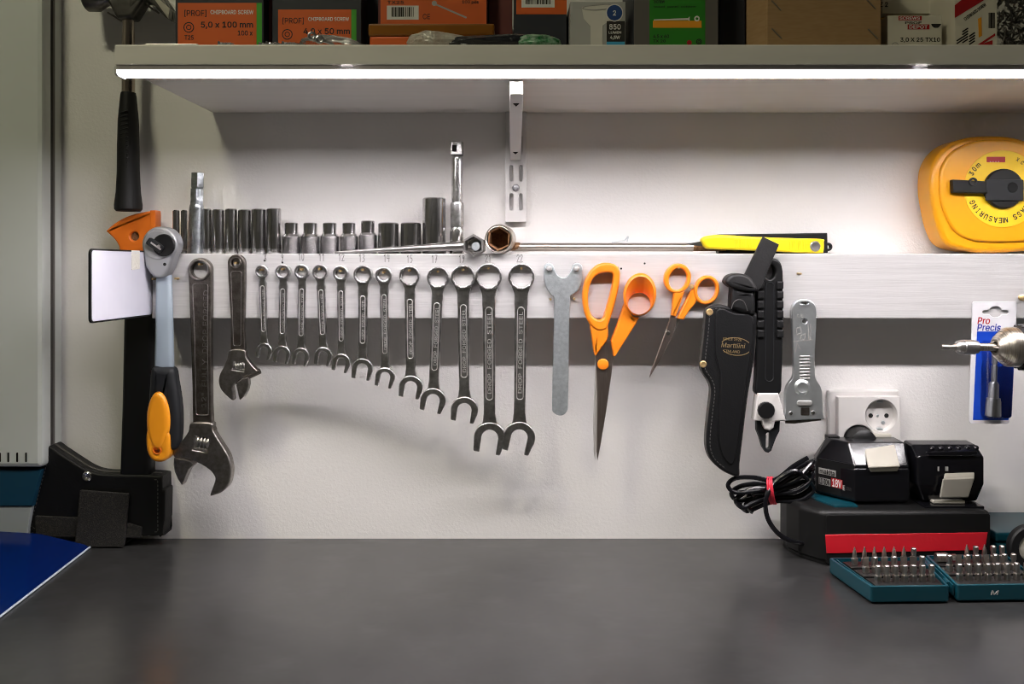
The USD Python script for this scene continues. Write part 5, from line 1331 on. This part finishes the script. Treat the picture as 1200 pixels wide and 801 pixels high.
# bits: three kinds, then copies
def bit(kind, loc, label, group):
    t = Thing('screwdriver_bit', label, 'screwdriver bit', loc, group)
    c = np.array(loc)
    hexa = lathe([(0, 0), (0.0033, 0), (0.0036, 0.0008), (0.0036, 0.0060), (0.0030, 0.0072), (0, 0.0072)], 6, 'z', c)
    t.part('hexagon_shank', hexa, 'bit_steel', smooth=20)
    if kind == 'point':
        t.part('tip', lathe([(0, 0.007), (0.0025, 0.007), (0.0022, 0.0115), (0.0020, 0.013), (0.0004, 0.0185), (0, 0.0187)], 12, 'z', c), 'bit_steel')
    elif kind == 'flat':
        t.part('tip', hull([c + [x_, y_, z_] for x_, y_, z_ in ((-.0024, -.002, .007), (.0024, -.002, .007), (-.0024, .002, .007), (.0024, .002, .007), (-.003, -.0004, .0165), (.003, -.0004, .0165), (-.003, .0004, .0165), (.003, .0004, .0165))]), 'bit_steel', smooth=20)
    else:
        t.part('tip', lathe([(0, 0.007), (0.0026, 0.007), (0.0024, 0.010), (0.0028, 0.0112), (0.0028, 0.0162), (0.0022, 0.0168), (0, 0.0168)], 12, 'z', c), 'bit_steel')
    return t
protos = {}
kinds_l = [['star'] * 7, ['flat', 'star', 'flat', 'star', 'flat', 'flat', 'star'], ['point', 'point', 'point', 'point', 'point', 'point', 'star']]
kinds_r = [['star'] * 8, ['star', 'flat', 'star', 'star', 'flat', 'star', 'star', 'star'], [None, None, None, 'point', 'star', 'point', 'star', 'star']]
rowname = ['front row', 'middle row', 'back row']
kname = {'point': 'pointed', 'flat': 'flat-tipped', 'star': 'blunt star-tipped'}
for Q, kk, (u0, u1), half in ((L4, kinds_l, (0.16, 0.93), 'left'), (R4, kinds_r, (0.07, 0.93), 'right')):
    for r_ in range(3):
        n_ = len(kk[r_])
        for i, kd in enumerate(kk[r_]):
            if kd is None:
                continue
            p = bil(Q, u0 + (u1 - u0) * (i + 0.35) / n_, (0.20, 0.50, 0.79)[r_])
            loc = (p[0], p[1], zr - 0.0014)
            lab_ = f'{kname[kd]} bit, {ORD[i]} from the left in the {rowname[r_]} of the {half} teal tray'
            grp = f'bits in the {half} half of the bit case'
            if kd not in protos:
                protos[kd] = bit(kd, loc, lab_, grp)
            else:
                copy_of(protos[kd], 'screwdriver_bit', loc, lab_, 'screwdriver bit', grp)
# bit holder lying at the back of the right half
p = bil(R4, 0.055, 0.80); p2 = bil(R4, 0.30, 0.80)
c = np.array([p[0], p[1], zr + 0.0034])
t = Thing('bit_holder', 'steel magnetic bit holder lying across the back of the right half of the case', 'bit holder', c)
d = np.array([p2[0] - p[0], p2[1] - p[1], 0]); Lh = np.linalg.norm(d)
t.part('sleeve', lathe([(0, 0), (0.0046, 0), (0.0050, 0.0006), (0.0050, Lh * 0.55), (0.0042, Lh * 0.58), (0, Lh * 0.58)], 22, d, c), 'drill_nickel')
t.part('hexagon_shank', lathe([(0, Lh * 0.57), (0.0034, Lh * 0.57), (0.0034, Lh * 0.78), (0.0028, Lh * 0.8), (0.0034, Lh * 0.82), (0.0034, Lh), (0, Lh)], 6, d, c), 'drill_nickel', smooth=20)

# closed teal case by the wall
t = Thing('tool_case', 'closed teal plastic case standing by the wall behind the bit case', 'tool case', (0.62, -0.055, Z_BENCH))
t.part('box', rbox(0.5445, 0.74, -0.092, -0.012, Z_BENCH + 0.0005, -0.3195, 0.003), 'teal')
t.part('lid', rbox(0.5435, 0.741, -0.093, -0.011, -0.3193, -0.3085, 0.0025), 'teal')
for x_ in (0.575, 0.70):
    t.part('catch', rbox(x_, x_ + 0.02, -0.0955, -0.0925, -0.327, -0.312, 0.001), 'teal')

# ------------------------------------------------------------------ cordless drill
yd_ = -0.150
s = sc(yd_)
zc = (HZ - 406.5) * s
X = lambda px: (px - CX) * s
t = Thing('cordless_drill', 'cordless drill entering from the right with nickel chuck and a long bit pointing left', 'drill', (0.66, yd_, Z_BENCH))
dc = (0, yd_, zc)
def turn(prof, n=32): return lathe([(r_ * s, X(px)) for r_, px in prof], n, 'x', dc)
q = t.part('driver_bit', turn([(0, 1103.6), (2.6, 1103.6), (2.9, 1104.2), (2.9, 1112), (1.9, 1113.4), (2.0, 1115), (4.2, 1120), (4.2, 1124), (0, 1124)], 12), 'bit_steel')
t.part('bit_sleeve', turn([(0, 1119.5), (4.8, 1119.5), (7.4, 1122), (8.0, 1124), (8.4, 1127), (7.6, 1128), (8.6, 1129), (8.6, 1141), (7.6, 1143.4), (7.2, 1145.6), (0, 1145.6)]), 'satin_steel')
t.part('bit_shank', turn([(0, 1145), (4.6, 1145), (4.4, 1168), (0, 1168)], 24), 'drill_nickel')
q = t.part('chuck_nose', turn([(6.4, 1166.4), (10, 1165.6), (14, 1168), (17, 1172), (18.6, 1175), (0, 1175)]), 'drill_nickel')
for k_ in range(3):
    a = k_ * 2 * math.pi / 3 + 0.5
    t.part('jaw', rhull([(X(1163.6), yd_ + 5.2 * s * math.sin(a), zc + 5.2 * s * math.cos(a)), (X(1170), yd_ + 9 * s * math.sin(a), zc + 9 * s * math.cos(a))], 0.0018, 8), 'dark_steel', parent=q)
t.part('chuck_ring', turn([(0, 1173), (18.4, 1173), (22.4, 1178), (23.2, 1181), (23.4, 1190), (22.6, 1191.6), (0, 1191.6)], 48), 'drill_nickel')
q = t.part('chuck_sleeve', turn([(0, 1190.6), (23.4, 1190.6), (25.6, 1194), (26.4, 1206), (26.4, 1226), (25, 1231), (0, 1231)], 40), 'black_rubber')
ms = []
for k_ in range(20):
    a = 2 * math.pi * k_ / 20
    ms.append(rhull([(X(1194), yd_ + 25.6 * s * math.sin(a), zc + 25.6 * s * math.cos(a)), (X(1226), yd_ + 26.2 * s * math.sin(a), zc + 26.2 * s * math.cos(a))], 0.0014, 8))
    t.part('grip_rib', ms[-1], 'black_plastic', parent=q)
t.part('clutch_collar', turn([(0, 1230), (27, 1230), (29, 1233), (29, 1256), (0, 1256)], 40), 'black_plastic')
t.part('motor_housing', turn([(0, 1255), (30, 1255), (33, 1262), (34, 1290), (34, 1370), (31, 1392), (20, 1404), (0, 1406)], 40), 'teal')
gx0, gx1 = X(1322), X(1368)
t.part('handle', rhull([(gx0 + .008, yd_, zc - .02), (gx1 + .004, yd_, zc - .02), (gx0 + .016, yd_, Z_BENCH + 0.07), (gx1 + .016, yd_, Z_BENCH + 0.07)], 0.016, 20), 'black_rubber')
t.part('trigger', rhull([(gx0 - .006, yd_, zc - .046), (gx0 + .004, yd_, zc - .07), (gx0 + .006, yd_, zc - .046)], 0.007, 14), 'black_plastic')
t.part('battery', rhull([(x_, y_, z_) for x_ in (X(1288), X(1408)) for y_ in (yd_ - 0.030, yd_ + 0.030) for z_ in (Z_BENCH + 0.0075, Z_BENCH + 0.060)], 0.007, 16), 'gloss_black')

# dark round gauge-like lamp at the right edge, behind the bit case
c = np.array([(1207 - CX) * sc(-0.110), -0.104, 0.0]); r_ = 19.5 * sc(-0.11); c[2] = Z_BENCH + 0.0008 + 27 * sc(-0.11)
r_ = 26 * sc(-0.110)
t = Thing('tape_roll', 'dark round roll with pale centre at the right picture edge, behind the bits', 'roll', (c[0], c[1], Z_BENCH))
c[2] = Z_BENCH + r_ + 0.0006
t.part('tyre', lathe([(r_ * 0.62, 0.0), (r_ * 0.94, 0.0), (r_, 0.002), (r_, 0.009), (r_ * 0.94, 0.011), (r_ * 0.62, 0.011), (r_ * 0.62, 0.0)], 44, 'y-', c), 'black_rubber')
t.part('centre', lathe([(0, 0.0015), (r_ * 0.62, 0.0015), (r_ * 0.62, 0.0085), (r_ * 0.3, 0.0105), (0, 0.0105)], 36, 'y-', c), 'cream_plastic')

# ------------------------------------------------------------------ things on the shelf
YX = -0.165
def carton(name, label, px0, px1, top_z, side='box_navy', front=None, y=YX, depth=0.11, cat_='box', group=None, r=0.0006):
    s = sc(y)
    t = Thing(name, label, cat_, ((px0 + px1) / 2 * s - CX * s, y + depth / 2, ZS1), group)
    t.part('carton', rbox((px0 - CX) * s, (px1 - CX) * s, y, y + depth, ZS1 + 0.0004, top_z, r), side)
    return t
def panel(t, px0, py0, px1, py1, m, y=YX, d=0.0004, name='printed_panel'):
    return t.part(name, slab(W(sbox(px0, py0, px1, py1), y), y - d, y + 0.0002, 0), m)
def label_text(t, s_, x, yb_, cap, m, q=None, y=YX, width=None, bold=True, d=0.0006, rot=0):
    t.part('printed_lettering', text_px(s_, x, yb_, cap, y - 0.0004, width=width, depth=d - 0.0004 + 0.0001, bold=bold, rot=rot), m, parent=q, smooth=False)

def screw_icon(t, cx, cy, r, m, q, y=YX):
    ms = [slab(W(Point(cx, cy).buffer(r).difference(Point(cx, cy).buffer(r - 1.1)), y), y - 0.0006, y - 0.0003, 0),
          slab(W(Point(cx, cy).buffer(r * 0.5).difference(Point(cx, cy).buffer(r * 0.5 - 0.9)), y), y - 0.0006, y - 0.0003, 0)]
    t.part('printed_icon', cat(ms), m, parent=q, smooth=False)

zt = 0.300
t = carton('screw_box', 'leftmost orange and navy screw carton on the shelf, printed 100 mm', 205.4, 309, zt, 'box_navy', group='orange screw cartons')
q = panel(t, 208.6, 3.6, 300.6, 66, 'box_orange'); panel(t, 300.8, 3.6, 307, 66, 'print_green')
label_text(t, '[PROF]', 215, 18.6, 6.6, 'ink', q, width=27, bold=False)
label_text(t, 'CHIPBOARD SCREW', 246.4, 16.4, 4.4, 'white_print', q, width=50.6)
label_text(t, '5,0 x 100 mm', 234.6, 32.2, 6.6, 'ink', q, width=62)
label_text(t, '100 x', 278, 41.4, 5.4, 'ink', q, width=18)
label_text(t, 'T25', 216, 46.4, 5.0, 'ink', q, width=11)
screw_icon(t, 221.4, 32.2, 6.2, 'ink', q)
t = carton('screw_box', 'second orange and navy screw carton on the shelf, printed 50 mm', 319, 423.4, zt, 'box_navy', group='orange screw cartons', y=YX + 0.006)
y2 = YX + 0.006
q = panel(t, 326, 11.2, 411.6, 66, 'box_orange', y2); panel(t, 411.8, 11.2, 417.6, 66, 'print_green', y2)
label_text(t, '[PROF]', 330, 27.4, 6.4, 'ink', q, y2, width=26, bold=False)
label_text(t, 'CHIPBOARD SCREW', 361, 24.4, 4.2, 'white_print', q, y2, width=48)
label_text(t, '4,0 x 50 mm', 355, 39.8, 6.6, 'ink', q, y2, width=55)
screw_icon(t, 336.8, 40.4, 6.2, 'ink', q, y2)
s_ = sc(YX + 0.02)
solo('folded_carton', rbox((310.4 - CX) * s_, (318.6 - CX) * s_, YX + 0.02, -0.05, ZS1 + 0.0004, zt - 0.01, 0.0005), 'box_red_side', 'narrow dark red carton squeezed between the two printed orange screw cartons', 'box')
t = carton('screw_box', 'orange carton with a white barcode and a printed screw, third orange one from the left', 443, 571, 0.315, 'box_red_side', group='orange screw cartons', y=YX + 0.02)
y3 = YX + 0.02
q = panel(t, 446, -40, 570, 66, 'box_orange', y3)
q2 = t.part('barcode_field', slab(W(sbox(453.4, 6.8, 490.6, 23.2), y3), y3 - 0.0006, y3 - 0.0003, 0), 'white_print', parent=q)
t.part('barcode', bars_px(459, 8.4, 486, 19.6, y3 - 0.0006, 5, 15), 'ink', parent=q, smooth=False)
label_text(t, 'CE', 495, 22.4, 6.0, 'ink', q, y3, width=9, bold=False)
label_text(t, 'TX25', 453.4, 4.4, 3.4, 'ink', q, y3, width=20)
label_text(t, '100 pcs', 541, 4, 3.4, 'ink', q, y3, width=20)
t.part('printed_screw', slab(W(unary_union([LineString([(509, 4.6), (546, 20.6)]).buffer(1.0), Point(509, 4).buffer(3.0)]), y3), y3 - 0.0006, y3 - 0.0003, 0), 'grey_print', parent=q, smooth=False)
t = carton('screw_box', 'orange and navy carton with its barcode at the picture top, left of the lamp carton', 602, 664, 0.315, 'box_navy', group='orange screw cartons', y=YX + 0.03)
y4 = YX + 0.03
q = panel(t, 605, -40, 664, 16.8, 'box_orange', y4)
t.part('barcode_field', slab(W(sbox(611, -8, 650, 9), y4), y4 - 0.0006, y4 - 0.0003, 0), 'white_print', parent=q)
t.part('barcode', bars_px(616, -5, 646, 5, y4 - 0.0006, 9, 14), 'ink', parent=q, smooth=False)
solo('dark_carton', rbox((572.5 - CX) * sc(y3), (600.5 - CX) * sc(y3), y3 + 0.02, -0.03, ZS1 + 0.0004, 0.31, 0.0005), 'box_red_side', 'dark brown-red carton standing between the two barcode cartons', 'box')
solo('dark_carton', rbox((424.6 - CX) * sc(y3), (442.4 - CX) * sc(y3), y3 + 0.02, -0.03, ZS1 + 0.0004, 0.31, 0.0005), 'box_navy', 'dark carton edge right of the carton printed 50 mm', 'box')
# orange translucent tub lid in front of the barcode carton
yt2 = -0.215
t = Thing('orange_tub', 'flat orange plastic tub lying on the shelf in front of the barcode carton', 'tub', P(500, 60, yt2))
t.part('tub', rbox((433 - CX) * sc(yt2), (578 - CX) * sc(yt2), yt2, yt2 + 0.04, ZS1 + 0.0004, (HZ - 42) * sc(yt2), 0.002), 'box_orange')
t.part('lid', rbox((431.6 - CX) * sc(yt2), (579.4 - CX) * sc(yt2), yt2 - 0.001, yt2 + 0.041, (HZ - 42.4) * sc(yt2), (HZ - 27.6) * sc(yt2), 0.002), 'tub_orange')

# crumpled bags
def crumple(px0, px1, py_top, y, depth, seed, taper=0.0, n=3):
    s = sc(y)
    m = trimesh.creation.icosphere(4, 1.0)
    v = np.array(m.vertices)
    nse = meshkit.fbm(v * 2.2 + seed * 7.1, 4, seed) - 0.5
    v = v * (1 + 0.42 * nse[:, None])
    v[:, 0] = np.sign(v[:, 0]) * np.abs(v[:, 0]) ** 0.8
    hx_, hz_ = (px1 - px0) / 2 * s, ((HZ - py_top) * s - ZS1) / 2
    z = v[:, 2]
    k = 1 - taper * (v[:, 0] * 0.5 + 0.5)
    v = np.c_[v[:, 0] * hx_ + ((px0 + px1) / 2 - CX) * s, v[:, 1] * depth / 2 + y + depth / 2, z * hz_ * k]
    v[:, 2] = np.maximum(v[:, 2] - v[:, 2].min() * 0.6, 0) 
    v[:, 2] = v[:, 2] / v[:, 2].max() * hz_ * 2 * 0.98 + ZS1 + 0.0005
    return trimesh.Trimesh(v, m.faces, process=False)
yg = -0.258
t = Thing('plastic_bag', 'crumpled black and green plastic bag lying along the front edge of the shelf', 'bag', P(570, 52, yg))
t.part('pale_end', crumple(474, 568, 33, yg + 0.004, 0.03, 3, 0.75), 'bag_pale', smooth=60)
t.part('black_film', crumple(506, 648, 36.5, yg - 0.001, 0.034, 4, -0.3), 'bag_black', smooth=60)
t.part('green_end', crumple(600, 659, 36, yg - 0.003, 0.034, 5), 'bag_green', smooth=60)
t = Thing('plastic_bag', 'small clear crumpled bag holding two screw eyes in front of the second carton', 'bag', P(385, 52, yg))
t.part('film', crumple(347, 420, 37, yg + 0.004, 0.03, 8, 0.45), 'film', smooth=60)
for px, py, lab in ((365.6, 42.0, 'upper left'), (374.6, 46.4, 'lower right')):
    c = P(px, py, yg - 0.002)
    t = Thing('screw_eye', f'{lab} one of the two zinc screw eyes lying in the clear bag', 'screw eye', c, 'screw eyes in the clear bag')
    e = np.array([c + np.array([math.cos(a) * 3.6 * sc(yg), 0.15 * math.cos(a) * 0.004, math.sin(a) * 3.6 * sc(yg)]) for a in np.linspace(0, 2 * np.pi, 22, endpoint=False)])
    t.part('eye', tube(e, 0.0013, 8, closed=True), 'steel_screw')
    t.part('shank', tube([c + [0.003, 0.001, -0.0012], c + [0.012, 0.006, -0.0032]], 0.0012, 8), 'steel_screw')
# loose screws
wood = None
rng2 = random.Random(11)
for i, px in enumerate((256, 303, 312, 321, 331, 339)):
    c = np.array([(px - CX) * sc(-0.262), -0.262 + 0.003 * (i % 2), ZS1 + 0.0026])
    lab = ['lone loose screw on the shelf edge in front of the leftmost carton'] + [f'{ORD[k_]} loose shiny screw from the left in the little heap on the shelf edge' for k_ in range(5)]
    if wood is None:
        wood = Thing('wood_screw', lab[0], 'screw', c, 'loose screws on the shelf edge')
        wood.part('head', lathe([(0, 0), (0.0026, 0), (0.0024, 0.0006), (0.0011, 0.0026), (0, 0.0026)], 16, 'x', c), 'steel_screw')
        wood.part('thread', lathe([(0, 0.002), (0.0011, 0.002)] + [(0.0009 if k_ % 2 else 0.0015, 0.004 + k_ * 0.0009) for k_ in range(10)] + [(0, 0.0155)], 10, 'x', c), 'steel_screw')
    else:
        copy_of(wood, 'wood_screw', c, lab[i], 'screw', 'loose screws on the shelf edge', rotz=rng2.uniform(-40, 40))
yp = -0.255
t = Thing('scraper_blade_pack', 'thin grey metal plate lying flat on the left front corner of the shelf', 'metal plate', P(204, 52, yp))
t.part('plate', rbox((171 - CX) * sc(yp), (236 - CX) * sc(yp), yp, yp + 0.03, ZS1 + 0.0004, ZS1 + 0.0030, 0.0008), 'galvanised')
t.part('folded_edge', rbox((171 - CX) * sc(yp), (232 - CX) * sc(yp), yp - 0.0005, yp + 0.006, ZS1 + 0.0028, ZS1 + 0.0042, 0.0005), 'satin_steel')

# lamp carton
yl = YX + 0.012
t = carton('lamp_carton', 'grey lamp carton printed with a reflector bulb and 850, between orange and green boxes', 668, 733, (HZ - 2) * sc(yl), 'lamp_box', y=yl, depth=0.07)
cone = poly([(681.5, 8), (722, 5), (717, 22), (706, 30), (706, 66), (692, 66), (692, 31), (684, 22)], 1)
q = t.part('printed_bulb', slab(W(cone, yl), yl - 0.0004, yl + 0.0002, 0), 'bulb_print', smooth=False)
t.part('printed_ring', slab(W(ell(701, 8.5, 19, 3.6, -4).difference(ell(701, 8.5, 17, 2.4, -4)), yl), yl - 0.0006, yl - 0.0003, 0), 'grey_print', parent=q, smooth=False)
q = panel(t, 711, 25, 732, 49, 'ink', yl, 0.0005); panel(t, 711, 49, 732, 66, 'sky_blue', yl, 0.0005)
label_text(t, '850', 713.4, 34.4, 6.0, 'white_print', q, yl, width=14, d=0.0008)
label_text(t, 'LUMEN', 713, 39.4, 2.6, 'white_print', q, yl, width=15, d=0.0008)
label_text(t, '4,5W', 714.6, 45.6, 3.6, 'white_print', q, yl, width=12, d=0.0008)
q = t.part('round_badge', slab(W(Point(720, 15.2).buffer(10.2), yl), yl - 0.0009, yl - 0.0003, 0), 'white_print', smooth=False)
t.part('badge_field', slab(W(Point(720, 15.2).buffer(9.0), yl), yl - 0.0011, yl - 0.0008, 0), 'badge_blue', parent=q, smooth=False)
t.part('printed_lettering', text_px('2', 717.6, 18, 5.6, yl - 0.0011, width=4.4, depth=0.0002, bold=True), 'white_print', parent=q, smooth=False)

# green box in its grey sleeve
yg2 = YX + 0.004
t = carton('screw_box', 'green screw carton in a dark grey plastic sleeve, right of the lamp carton', 742, 842, 0.310, 'box_navy', y=yg2, depth=0.09)
panel(t, 743, -40, 761, 66, 'cabinet_dark', yg2); panel(t, 826.6, -40, 841, 66, 'cabinet_dark', yg2)
q = panel(t, 761, -40, 826.4, 66, 'box_green', yg2)
t.part('orange_band', slab(W(sbox(765, 24.4, 822, 32.6), yg2), yg2 - 0.0006, yg2 - 0.0003, 0), 'print_orange', parent=q, smooth=False)
t.part('printed_screw', slab(W(unary_union([Polygon([(766, 23), (806, 21.4), (808, 19.6), (808, 25), (806, 23.6), (766, 24.2)]), Point(816.6, 22).buffer(3.2).difference(Point(816.6, 22).buffer(1.6))]), yg2), yg2 - 0.0008, yg2 - 0.0005, 0), 'white_print', parent=q, smooth=False)
label_text(t, '4,5 x 60', 765, 44.4, 3.8, 'ink', q, yg2, width=19)
label_text(t, 'TX 20', 765, 49.6, 3.0, 'ink', q, yg2, width=15)
label_text(t, 'Screw', 766, 3.6, 4.2, 'ink', q, yg2, width=13)
label_text(t, 'wood  panel  outdoor', 766, 8.8, 2.2, 'ink', q, yg2, width=50, bold=False)
t.part('printed_icon', slab(W(Point(807.6, 50).buffer(2.9), yg2), yg2 - 0.0006, yg2 - 0.0003, 0), 'red_print', parent=q, smooth=False)
screw_icon(t, 819, 49, 3.4, 'ink', q, yg2)

solo('dark_carton', rbox((844 - CX) * sc(-0.13), (873 - CX) * sc(-0.13), -0.13, -0.03, ZS1 + 0.0004, 0.31, 0.0006), 'box_navy', 'dark navy carton between the green carton and the cardboard box', 'box')

# cardboard box with staples
yb2 = -0.20
t = Thing('cardboard_box', 'plain brown cardboard box closed with wire staples on the right half of the shelf', 'box', P(952, 60, yb2))
s_ = sc(yb2)
t.part('box_body', rbox((899 - CX) * s_, (1032.6 - CX) * s_, yb2, yb2 + 0.13, ZS1 + 0.0004, 0.315, 0.0008), 'cardboard')
sidev = hull([((899.3 - CX) * s_, yb2 + 0.0008, z_) for z_ in (ZS1 + 0.0005, 0.314)] + [((884 - CX) * s_, yb2 + 0.03, z_) for z_ in (ZS1 + 0.0005, 0.314)] + [((899.3 - CX) * s_, yb2 + 0.03, z_) for z_ in (ZS1 + 0.0005, 0.314)])
t.part('side_flap', sidev, 'cardboard')
for x0_, y0_ in ((904.5, 33.4), (1017.4, 34), (904, 0.4), (1014.6, -1.6)):
    a, b = P(x0_, y0_, yb2 - 0.0004), P(x0_ + 11.4, y0_ + 11.8, yb2 - 0.0004)
    t.part('staple', tube([a, b], 0.0007, 6), 'staple')

# white and yellow cartons
yw_ = -0.19
t = Thing('white_carton', 'small white carton printed 3,0 X 25 TX10 standing in front of a yellow one', 'box', P(1072, 60, yw_))
s_ = sc(yw_)
t.part('carton', rbox((1040 - CX) * s_, (1104 - CX) * s_, yw_, yw_ + 0.05, ZS1 + 0.0004, (HZ - 18) * s_, 0.0008), 'carton_white')
t.part('printed_lettering', text_px('3,0 X 25 TX10', 1054.6, 48.8, 4.6, yw_ - 0.0001, width=47, depth=0.0002, bold=True), 'ink', smooth=False)
q = t.part('red_patch', slab(W(sbox(1053, 18.8, 1080, 23.8), yw_), yw_ - 0.0003, yw_ + 0.0002, 0), 'red_print', smooth=False)
t.part('printed_lettering', text_px('SCREWS', 1054, 22.8, 3.2, yw_ - 0.0003, width=24, depth=0.0002, bold=True), 'white_print', parent=q, smooth=False)
t.part('printed_lettering', text_px('PROF', 1060, 28, 2.6, yw_ - 0.0001, width=20, depth=0.0002, bold=True), 'ink', smooth=False)
q = t.part('red_patch', slab(W(sbox(1063.6, 28.6, 1089, 34.4), yw_), yw_ - 0.0003, yw_ + 0.0002, 0), 'red_print', smooth=False)
t.part('printed_lettering', text_px('DEPOT', 1065, 33.4, 3.8, yw_ - 0.0003, width=22, depth=0.0002, bold=True), 'white_print', parent=q, smooth=False)
t.part('printed_screw_head', slab(W(Polygon([(1091, 28), (1103, 28), (1101, 31), (1099, 32.6), (1095, 32.6), (1092.6, 31)]), yw_), yw_ - 0.0003, yw_ + 0.0002, 0), 'ink', smooth=False)
t.part('printed_ring', slab(W(Point(1049, 53.4).buffer(4).difference(Point(1049, 53.4).buffer(3.2)), yw_), yw_ - 0.0003, yw_ + 0.0002, 0), 'grey_print', smooth=False)
yy_ = -0.135
t = Thing('yellow_carton', 'yellow carton with a red square, behind the small white carton', 'box', P(1078, 60, yy_))
s_ = sc(yy_)
t.part('carton', rbox((1033.6 - CX) * s_, (1117 - CX) * s_, yy_, yy_ + 0.10, ZS1 + 0.0004, (HZ - 20) * s_, 0.0008), 'carton_yellow')
t.part('red_square', slab(W(sbox(1104, 36, 1112.6, 45), yy_), yy_ - 0.0003, yy_ + 0.0002, 0), 'red_print', smooth=False)
t.part('red_stripe', slab(W(sbox(1033.8, 24, 1041, 52), yy_), yy_ - 0.0003, yy_ + 0.0002, 0), 'red_print', smooth=False)
t = Thing('cream_carton', 'cream carton marked 22 lying on top of the yellow carton', 'box', P(1074, 18, yy_))
z0_ = (HZ - 19.7) * s_
t.part('carton', rbox((1028 - CX) * s_, (1112 - CX) * s_, yy_ - 0.012, yy_ + 0.10, z0_, z0_ + 0.034, 0.0008), 'carton_white')
t.part('printed_lettering', text_px('Z 2', 1030.4, 8.0, 5.4, yy_ - 0.0121, width=10, depth=0.0002, bold=True), 'ink', smooth=False)
t.part('yellow_edge', rbox((1112.2 - CX) * s_, (1117.4 - CX) * s_, yy_ - 0.002, yy_ + 0.10, z0_, z0_ + 0.034, 0.0005), 'carton_yellow')
# red and white box, turned a little
yr_ = -0.20
t = Thing('red_white_carton', 'white carton with a slanting red band and barcode left of the clear screw jar', 'box', P(1144, 60, yr_))
s_ = sc(yr_)
t.part('carton', rbox((1119 - CX) * s_, (1168.6 - CX) * s_, yr_, yr_ + 0.10, ZS1 + 0.0004, 0.315, 0.0006), 'carton_white')
bandp = Polygon([(1119, 6), (1137, -8), (1160, -20), (1160, -4), (1150, 2), (1119, 21)])
q = t.part('red_band', slab(W(bandp, yr_), yr_ - 0.0003, yr_ + 0.0002, 0), 'red_print', smooth=False)
t.part('printed_lettering', text_px('CHIPBOARD SCREW', 1131, 24.4, 3.6, yr_ - 0.0001, width=31, rot=36, depth=0.0002, bold=True), 'ink', smooth=False)
for i, (x_, y_, h_) in enumerate(((1128, 50, 16), (1136, 52, 13), (1121.4, 51, 9))):
    t.part('printed_lettering', cat([slab(W(LineString([(x_, y_ - k_ * 3.2), (x_ + 6, y_ - k_ * 3.2 - 4)]).buffer(0.8, quad_segs=1), yr_), yr_ - 0.0003, yr_ + 0.0001, 0) for k_ in range(int(h_ / 3.2))]), 'ink', smooth=False)
t.part('barcode', bars_px(1158.6, 15, 1166.4, 33, yr_, 13, 7), 'ink', smooth=False)
t.part('red_corner', slab(W(Polygon([(1143, 54), (1166, 39), (1166, 42), (1152, 51), (1163, 47), (1163, 56), (1143, 60)]).buffer(0), yr_), yr_ - 0.0003, yr_ + 0.0002, 0), 'red_print', smooth=False)
t.part('gold_mark', slab(W(Polygon([(1146, 22), (1150, 20), (1150.6, 42), (1147, 44)]), yr_), yr_ - 0.0003, yr_ + 0.0002, 0), 'print_orange', smooth=False)
# clear jar of screws
yj = -0.20
s_ = sc(yj)
jx0, jx1 = (1171 - CX) * s_, (1262 - CX) * s_
t = Thing('screw_jar', 'clear plastic tub full of small screws at the right end of the shelf', 'jar', ((jx0 + jx1) / 2, yj + 0.04, ZS1))
body = rbox(jx0, jx1, yj, yj + 0.08, ZS1 + 0.0004, 0.300, 0.004)
cav = rbox(jx0 + 0.0015, jx1 - 0.0015, yj + 0.0015, yj + 0.0785, ZS1 + 0.002, 0.299, 0.003)
t.part('tub', cat([body]), 'clear')
t.part('lid', rbox(jx0 - 0.001, jx1 + 0.001, yj - 0.001, yj + 0.081, 0.3002, 0.308, 0.002), 'lamp_box')
rj = np.random.RandomState(5)
ms = []
for i in range(420):
    c = np.array([rj.uniform(jx0 + 0.006, jx1 - 0.006), yj + 0.004 + abs(rj.normal(0, 0.012)), rj.uniform(ZS1 + 0.004, 0.293)])
    d = rj.normal(0, 1, 3); d[1] *= 0.3; d /= np.linalg.norm(d)
    c[1] = min(c[1], yj + 0.07)
    ms.append(lathe([(0, -0.006), (0.0022, -0.006), (0.0009, -0.004), (0.0009, 0.004), (0, 0.006)], 6, d, c))
solo('screw_pile', cat(ms), 'satin_steel', 'heap of small grey screws filling the clear plastic tub', 'screws', kind='stuff')
